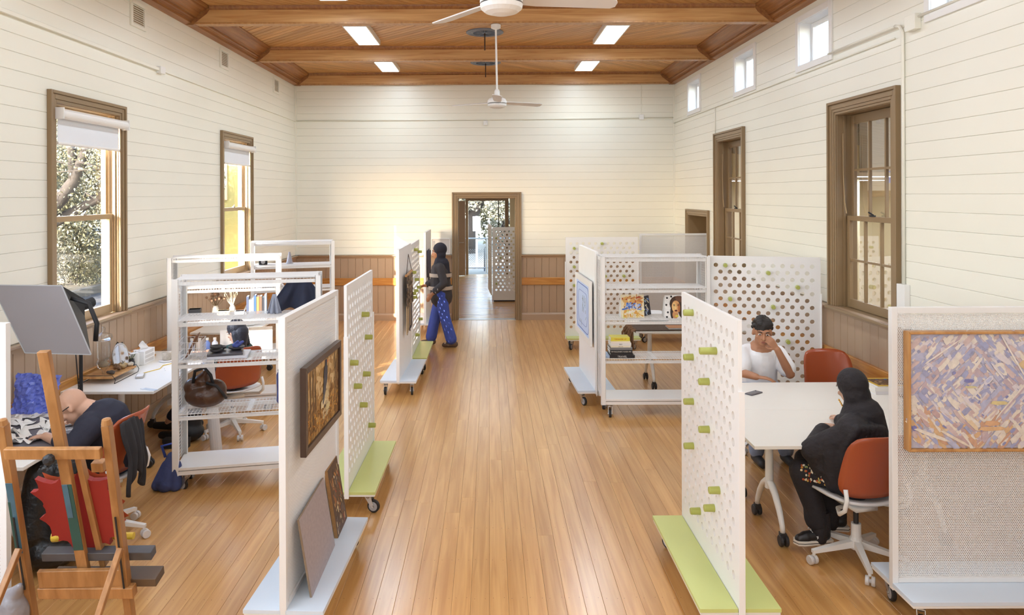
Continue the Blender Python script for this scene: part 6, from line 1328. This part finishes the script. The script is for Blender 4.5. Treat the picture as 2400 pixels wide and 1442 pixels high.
MB().tube([hc+l*0.077-u*0.045-f*0.01, hc+l*0.078-u*0.055-f*0.006], 0.004, 6).build('earring', M['gold'], t)
# --- the person in the black headscarf, seen from behind
t = thing('person', 'person in black headscarf and cape seated with back to the camera', 'person', (0,0,0)); pr = []
hc = V(2.43,4.885,1.085); fw = V(-0.22,0.95,-0.22); ax = head(pr, hc, fw, (-0.12,0.12,1), 0.98, False); l, f, u, R = ax
pr += [('c', (2.455,4.83,0.90), (2.44,4.86,1.02), 0.055, 0.05), ('c', (2.43,4.72,0.56), (2.45,4.81,0.86), 0.13, 0.12), ('c', (2.34,4.68,0.86), (2.14,4.78,0.70), 0.05, 0.042), ('c', (2.14,4.78,0.70), (2.33,5.02,0.775), 0.042, 0.03), ('c', (2.58,4.92,0.86), (2.50,5.10,0.74), 0.05, 0.042), ('c', (2.50,5.10,0.76), (2.50,5.16,0.785), 0.042, 0.03)]
hand(pr, (2.33,5.02,0.775), (0.6,0.8,0), (0,0,1), (0.8,-0.6,0), 0.95, 0.4); hand(pr, (2.50,5.16,0.785), (0.1,1,0), (0,0,1), (-1,0.1,0), 0.95, 0.4)
pr += [('c', (2.40,4.66,0.53), (2.09,4.86,0.535), 0.085, 0.06), ('c', (2.09,4.86,0.52), (2.185,4.835,0.17), 0.055, 0.042), ('c', (2.46,4.80,0.53), (2.20,5.05,0.535), 0.085, 0.06), ('c', (2.20,5.05,0.52), (2.36,4.985,0.19), 0.055, 0.042)]
blob('body', pr, M['skinlight'], t, 0.0065, 5); face(t, hc, ax, 0.98)
blob('headscarf', [('e', hc-f*0.030+u*0.03, (0.092,0.108,0.105), R), ('e', hc-f*0.045-u*0.045, (0.088,0.085,0.10), R), ('c', hc-u*0.10-f*0.03, (2.455,4.82,0.92), 0.085, 0.125), ('c', hc-u*0.135+f*0.045, hc-u*0.14-f*0.03, 0.045, 0.07), ('c', (2.48,4.80,0.93), (2.52,4.76,0.78), 0.12, 0.10)], M['cape'], t, 0.0075, 5)
cp = [('c', (2.43,4.71,0.60), (2.45,4.80,0.84), 0.165, 0.15), ('c', (2.335,4.68,0.87), (2.56,4.91,0.87), 0.095, 0.095), ('c', (2.335,4.675,0.85), (2.13,4.77,0.705), 0.085, 0.085), ('c', (2.13,4.77,0.70), (2.28,4.96,0.765), 0.08, 0.06), ('c', (2.14,4.765,0.69), (2.17,4.76,0.56), 0.075, 0.05), ('c', (2.22,4.73,0.72), (2.25,4.72,0.53), 0.095, 0.085), ('c', (2.30,4.70,0.7), (2.33,4.67,0.50), 0.11, 0.10), ('c', (2.58,4.92,0.85), (2.50,5.08,0.75), 0.085, 0.08), ('c', (2.50,5.08,0.76), (2.49,5.13,0.78), 0.07, 0.055)]
for k in range(7): a = k/6; cp.append(('c', V(2.35,4.655,0.86).lerp(V(2.52,4.70,0.86), a)+V(0,-0.015*math.sin(k*2.3),0), V(2.15,4.715,0.60).lerp(V(2.46,4.61,0.56), a), 0.046, 0.022+0.012*(k%2)))
for k in range(6): cp.append(('c', V(2.33,4.60,0.90).lerp(V(2.50,4.66,0.88), k/5), V(2.20,4.665,0.64).lerp(V(2.52,4.60,0.60), k/5), 0.030, 0.020))
blob('cape', cp, M['cape'], t, 0.008, 2)
tr = [('c', (2.42,4.66,0.545), (2.085,4.865,0.54), 0.105, 0.078), ('c', (2.085,4.865,0.53), (2.165,4.845,0.30), 0.078, 0.07), ('c', (2.165,4.845,0.30), (2.175,4.845,0.22), 0.07, 0.075), ('c', (2.47,4.80,0.54), (2.20,5.06,0.54), 0.10, 0.075), ('c', (2.20,5.06,0.53), (2.34,4.99,0.26), 0.075, 0.07), ('e', (2.44,4.72,0.555), (0.16,0.16,0.09))]
b = blob('trousers', tr, P('black_trousers', '#252125', 0.85, var=0.2, sc=14, bump=0.4), t, 0.009, 4)
mb = MB(); rr = random.Random(14)
ax0, ax1 = V(2.42,4.66,0.545), V(2.085,4.865,0.54); n1 = V(-0.52,-0.85,0).normalized()
for i in range(90):
    a = rr.uniform(0.45, 0.97); th = rr.uniform(-0.5, 0.9); rad = 0.105+(0.078-0.105)*a+0.001; dr = n1*math.cos(th)+V(0,0,1)*math.sin(th); p = ax0.lerp(ax1, a)+dr*rad
    mb.ell(p, (0.009*rr.uniform(0.4,1.2),0.006,0.008), 6, 4); mb.c[-24:] = [hx(rr.choice(['#D8B45C','#C98A3A','#B8502E','#E6DCC8','#8A9460','#D8C4A0']))]*24
struct(mb.build('floral_embroidery', VC, b), 'stuff')
for c0, yaw, n in ((V(2.155,4.838,0.085), PI+0.06, 0), (V(2.335,4.995,0.105), PI-0.10, 1)):
    R3 = Matrix.Rotation(yaw, 3, 'Z'); g = lambda x, y, z: c0+R3 @ V(x, y, z)
    s_ = blob('shoe', [('c', g(-0.075,0,0.035), g(0.06,0,0.022), 0.041, 0.036), ('c', g(-0.08,0,0.06), g(-0.06,0,0.075), 0.036, 0.036), ('c', g(0.05,0.004,0.02), g(0.10,0.006,0.014), 0.037, 0.030)], P('black_leather_shoe', '#232021', 0.35, var=0.2), t, 0.006, 2)
    q = [(-0.125,-0.03),(-0.11,-0.043),(0.0,-0.042),(0.08,-0.046),(0.12,-0.035),(0.138,0.0),(0.12,0.038),(0.08,0.046),(0.0,0.04),(-0.11,0.042),(-0.125,0.03)]
    MB().prism([tuple((R3 @ V(x, y, 0)).xy) for x, y in q], 0.03, c0+V(0,0,-0.022)).build('rubber_sole', P('cream_rubber', '#E6DDD0', 0.6), s_, bevel=0.003)
    mb = MB()
    q2 = [(-0.1262,-0.0305),(-0.1108,-0.044),(0.0,-0.043),(0.0802,-0.047),(0.1212,-0.0357),(0.1392,0.0),(0.1212,0.0387),(0.0802,0.047),(0.0,0.041),(-0.1108,0.043),(-0.1262,0.0305)]
    MB().prism([tuple((R3 @ V(x, y, 0)).xy) for x, y in q2], 0.004, c0+V(0,0,-0.008)).build('sole_line', M['black'], s_)
    for sd in (-1, 1):
        st = MB(); cc = g(-0.012, sd*0.0405, 0.036); ux = R3 @ V(1,0,0); uz = V(0,-0.0,1)
        st.add([cc+ux*(math.cos(PI/2+k*PI/5)*(0.016 if k%2==0 else 0.0065))+uz*(math.sin(PI/2+k*PI/5)*(0.016 if k%2==0 else 0.0065))+(R3 @ V(0,sd*0.003,0)) for k in range(10)], [tuple(range(10))]); st.build('star_badge', M['paper'], s_, thick=0.002)
    lc = MB()
    for k in range(5): lc.tube([g(0.015+k*0.014,-0.02,0.056-k*0.0045), g(0.018+k*0.014,0,0.062-k*0.0045), g(0.015+k*0.014,0.02,0.056-k*0.0045)], 0.0035, 5)
    lc.tube([g(0.015,0,0.064), g(-0.0,-0.03,0.075), g(0.02,-0.035,0.06)], 0.003, 5); lc.build('laces', M['paper'], s_)
    MB().tube([g(-0.065,0,0.07), g(-0.06,0,0.19)], 0.049, 14).build('sock', M['cape'], t)
for a_, b_ in (((2.195,4.837,0.10),(2.188,4.836,0.25)), ((2.345,4.992,0.12),(2.352,4.986,0.28))): MB().caps(a_, b_, 0.05, 0.054, 14).build('sock', M['cape'], t, True)
mb = MB()
for k in range(7): mb.ell(hc+f*(0.075-0.006*k)-u*(0.075+0.011*k)+l*0.052, (0.006,0.006,0.007), 8, 6)
mb.build('gold_beads', M['gold'], t)
# --- the bald man bent over his desk
t = thing('person', 'bald person with glasses bent over the scrap-covered desk', 'person', (0,0,0)); pr = []
hc = V(-2.865,4.985,0.955); ax = head(pr, hc, (-0.80,-0.06,-0.62), (-0.60,-0.02,0.8), 1.0); l, f, u, R = ax
pr += [('c', (-2.745,5.02,0.915), (-2.815,5.0,0.945), 0.066, 0.062), ('c', (-2.65,5.11,0.58), (-2.69,5.05,0.84), 0.14, 0.13), ('c', (-2.69,4.87,0.84), (-2.76,4.78,0.72), 0.055, 0.047), ('c', (-2.76,4.78,0.745), (-3.0,4.90,0.775), 0.043, 0.03), ('c', (-2.69,5.22,0.84), (-2.80,5.32,0.76), 0.055, 0.047), ('c', (-2.80,5.32,0.76), (-3.02,5.22,0.775), 0.043, 0.03)]
hand(pr, (-3.0,4.90,0.775), (-0.95,0.3,-0.1), (0,0,1), (0.2,1,0), 1.0, 0.4); hand(pr, (-3.02,5.22,0.775), (-0.95,-0.3,-0.1), (0,0,1), (0.2,-1,0), 1.0, 0.5)
for s in (-1, 1): pr += [('c', (-2.65,5.11+s*0.1,0.54), (-2.96,5.1+s*0.13,0.53), 0.085, 0.062), ('c', (-2.96,5.1+s*0.13,0.52), (-2.93,5.1+s*0.13,0.1), 0.058, 0.045), ('c', (-2.92,5.1+s*0.13,0.045), (-3.1,5.1+s*0.13,0.04), 0.042, 0.034)]
blob('body', pr, M['skinlight'], t, 0.0065, 5); face(t, hc, ax, 1.0)
blob('t_shirt', [('c', (-2.65,5.11,0.60), (-2.68,5.06,0.82), 0.17, 0.165), ('c', (-2.71,4.90,0.84), (-2.71,5.19,0.84), 0.095, 0.095), ('c', (-2.70,5.03,0.86), (-2.745,5.02,0.905), 0.11, 0.078), ('c', (-2.69,4.87,0.835), (-2.755,4.79,0.74), 0.085, 0.075), ('c', (-2.755,4.79,0.745), (-2.87,4.84,0.765), 0.068, 0.055), ('c', (-2.69,5.22,0.835), (-2.79,5.31,0.77), 0.085, 0.072), ('e', (-2.65,5.11,0.58), (0.16,0.18,0.11))], M['navy'], t, 0.009, 6)
tr = [('e',(-2.65,5.11,0.56),(0.15,0.17,0.1))]
for s in (-1, 1): tr += [('c', (-2.65,5.11+s*0.1,0.55), (-2.96,5.1+s*0.13,0.54), 0.10, 0.075), ('c', (-2.96,5.1+s*0.13,0.53), (-2.93,5.1+s*0.13,0.1), 0.075, 0.06)]
blob('trousers', tr, M['cape'], t, 0.012, 4)
mb = MB()
for s in (-1, 1):
    mb.tube([hc+l*s*0.056+f*0.095+u*0.004, hc+l*s*0.078+f*0.07+u*0.008, hc+l*s*0.083-f*0.02+u*0.004], 0.0035, 6)
    mb.tube([hc+l*s*(0.032+0.024*math.cos(a))+f*0.099+u*(-0.004+0.017*math.sin(a)) for a in [k*PI/5 for k in range(11)]], 0.0028, 6)
mb.tube([hc+l*-0.008+f*0.102+u*0.002, hc+l*0.008+f*0.102+u*0.002], 0.0028, 6); mb.build('glasses', M['black'], t)
def jk2(a, b):
    y = 4.82+0.25*a+0.03*math.sin(b*9)*(a-0.5); z = 0.89-0.02*abs(a-0.5)-(0.42+0.07*math.sin(a*9+1))*b; x = -2.44+0.012*math.sin(a*26)*(0.3+b)+0.05*math.sin(b*2.2)-0.035*abs(a-0.5)
    return (x, y, z)
drape('jacket', 'black jacket hanging on the back of the bald man\'s chair', 'jacket', jk2, 44, 20, P('black_jacket', '#262427', 0.8, var=0.3, sc=16), 0.012)
# --- the person behind the left shelf
t = thing('person', 'dark-haired person seated behind the near left wire shelf', 'person', (0,0,0)); pr = []
hc = V(-2.60,7.43,1.00); ax = head(pr, hc, (-0.85,0.42,-0.3), (-0.2,0.1,1), 0.97); l, f, u, R = ax
pr += [('c', (-2.58,7.41,0.84), (-2.585,7.42,0.93), 0.052, 0.048), ('c', (-2.57,7.35,0.56), (-2.58,7.39,0.78), 0.12, 0.11), ('c', (-2.68,7.27,0.80), (-2.83,7.28,0.64), 0.046, 0.04), ('c', (-2.83,7.28,0.66), (-2.98,7.42,0.78), 0.04, 0.028), ('c', (-2.52,7.52,0.80), (-2.66,7.60,0.70), 0.046, 0.04), ('c', (-2.66,7.60,0.70), (-2.88,7.58,0.775), 0.04, 0.028)]
hand(pr, (-2.98,7.42,0.78), (-0.8,0.6,0), (0,0,1), (0.6,0.8,0), 0.95, 0.5); hand(pr, (-2.88,7.58,0.775), (-1,0,0), (0,0,1), (0,-1,0), 0.95, 0.5)
for s, kn, ft in ((-1, V(-2.90,7.28,0.52), V(-3.08,7.12,0.10)), (1, V(-2.92,7.50,0.52), V(-3.28,7.42,0.10))): pr += [('c', (-2.58,7.34+s*0.09,0.53), kn, 0.08, 0.058), ('c', kn, ft, 0.052, 0.04), ('c', ft+V(0,0,-0.055), ft+V(-0.14,0.02,-0.06), 0.04, 0.03)]
blob('body', pr, M['skinlight'], t, 0.0075, 4); face(t, hc, ax, 0.97)
blob('top', [('c', (-2.57,7.35,0.58), (-2.58,7.39,0.76), 0.15, 0.14), ('c', (-2.67,7.30,0.80), (-2.52,7.49,0.80), 0.085, 0.085), ('c', (-2.68,7.27,0.80), (-2.76,7.27,0.72), 0.07, 0.06), ('c', (-2.52,7.52,0.80), (-2.6,7.57,0.74), 0.07, 0.06)], P('dark_teal_top', '#2C4A48', 0.85, var=0.25, sc=14), t, 0.011, 4)
tr = [('e',(-2.57,7.34,0.55),(0.15,0.15,0.09))]
for s, kn, ft in ((-1, V(-2.90,7.28,0.53), V(-3.06,7.13,0.14)), (1, V(-2.92,7.50,0.53), V(-3.25,7.43,0.14))): tr += [('c', (-2.58,7.34+s*0.09,0.545), kn, 0.095, 0.072), ('c', kn, ft, 0.07, 0.06)]
blob('trousers', tr, P('dark_jeans', '#26283A', 0.85, var=0.2), t, 0.012, 4)
for ft, k in ((V(-3.08,7.12,0.10), 0), (V(-3.28,7.42,0.10), 1)): blob('shoe', [('c', ft+V(0.03,0,-0.055), ft+V(-0.15,0.02,-0.06), 0.045, 0.036)], M['black'], t, 0.008, 2)
blob('hair', [('e', hc-f*0.025+u*0.035, (0.088,0.104,0.098), R), ('c', hc-f*0.075-u*0.02, (-2.53,7.36,0.84), 0.075, 0.06), ('c', hc-f*0.05+l*0.06-u*0.03, hc-f*0.05+l*0.07-u*0.14, 0.04, 0.03), ('c', hc-f*0.05-l*0.06-u*0.03, hc-f*0.05-l*0.07-u*0.14, 0.04, 0.03)], P('blue_black_hair', '#20222E', 0.5, var=0.4, sc=70, bump=0.4, bsc=100), t, 0.008, 3)
# --- the person walking past the back door
t = thing('person', 'person in dark headscarf and blue trousers walking by the back door', 'person', (0,0,0)); pr = []
hc = V(-0.80,11.46,1.495); ax = head(pr, hc, (-0.98,-0.15,-0.08), (0,0,1), 1.0, False); l, f, u, R = ax
pr += [('c', (-0.785,11.46,1.32), (-0.79,11.46,1.44), 0.052, 0.05), ('c', (-0.76,11.46,0.86), (-0.78,11.46,1.22), 0.125, 0.12), ('c', (-0.77,11.30,1.27), (-0.70,11.22,1.02), 0.046, 0.04), ('c', (-0.70,11.22,1.02), (-0.88,11.20,0.86), 0.039, 0.028), ('c', (-0.79,11.62,1.27), (-0.86,11.68,1.02), 0.046, 0.04), ('c', (-0.86,11.68,1.02), (-1.02,11.62,0.94), 0.039, 0.028),
    ('c', (-0.76,11.38,0.84), (-0.70,11.37,0.47), 0.085, 0.06), ('c', (-0.70,11.37,0.47), (-0.58,11.36,0.10), 0.055, 0.042), ('c', (-0.76,11.54,0.84), (-0.86,11.56,0.47), 0.085, 0.06), ('c', (-0.86,11.56,0.47), (-0.94,11.57,0.09), 0.055, 0.042), ('c', (-0.57,11.36,0.05), (-0.70,11.36,0.035), 0.04, 0.03), ('c', (-0.93,11.57,0.05), (-1.07,11.57,0.04), 0.04, 0.03)]
hand(pr, (-0.88,11.20,0.86), (-0.6,0.1,-0.7), (-0.5,-0.8,0.2), (-0.7,0.2,0.6), 0.95, 0.4); hand(pr, (-1.02,11.62,0.94), (-0.9,-0.2,-0.2), (0,0.6,0.8), (0,-0.8,0.6), 0.95, 0.5)
blob('body', pr, M['skintan'], t, 0.0085, 4); face(t, hc, ax, 1.0)
blob('headscarf', [('e', hc-f*0.028+u*0.035, (0.094,0.112,0.108), R), ('e', hc-f*0.03-u*0.05, (0.088,0.085,0.10), R), ('c', hc-u*0.11-f*0.02, (-0.78,11.46,1.24), 0.08, 0.12), ('c', (-0.74,11.46,1.3), (-0.68,11.46,1.08), 0.11, 0.07)], P('navy_headscarf', '#25242F', 0.85, var=0.2), t, 0.01, 4)
blob('tunic', [('c', (-0.76,11.46,0.78), (-0.78,11.46,1.20), 0.18, 0.145), ('c', (-0.77,11.33,1.25), (-0.79,11.59,1.25), 0.08, 0.08), ('c', (-0.77,11.30,1.26), (-0.70,11.22,1.03), 0.068, 0.062), ('c', (-0.70,11.22,1.02), (-0.83,11.20,0.91), 0.06, 0.055), ('c', (-0.79,11.62,1.26), (-0.86,11.68,1.03), 0.068, 0.062), ('c', (-0.86,11.68,1.02), (-0.98,11.64,0.96), 0.06, 0.055)], P('charcoal_tunic', '#3A3536', 0.85, var=0.3, sc=8), t, 0.011, 4)
mb = MB()
for z, rx in ((1.13,0.176),(0.93,0.190)): mb.lathe([(1.0,-0.028),(1.01,0),(1.0,0.028)], 28, (0,0,0), caps=False); n = 28*3; mb.v[-n:] = [(-0.77+p[0]*(rx+0.0), 11.46+p[1]*(rx+0.0), z+p[2]) for p in mb.v[-n:]]
mb.build('pale_stripe', P('pale_stripe_cloth', '#B5A596', 0.85), t, True)
blob('trousers', [('e',(-0.76,11.46,0.84),(0.15,0.16,0.12)), ('c', (-0.76,11.38,0.84), (-0.70,11.37,0.47), 0.105, 0.085), ('c', (-0.70,11.37,0.47), (-0.60,11.36,0.13), 0.085, 0.09), ('c', (-0.76,11.54,0.84), (-0.86,11.56,0.47), 0.105, 0.085), ('c', (-0.86,11.56,0.47), (-0.93,11.57,0.13), 0.085, 0.09)], M['denim'], t, 0.011, 4)
for c0 in (V(-0.57,11.36,0), V(-0.93,11.57,0)): blob('shoe', [('c', c0+V(0.03,0,0.05), c0+V(-0.14,0,0.04), 0.048, 0.037)], P('brown_suede', '#5A4636', 0.8, var=0.2), t, 0.008, 2)
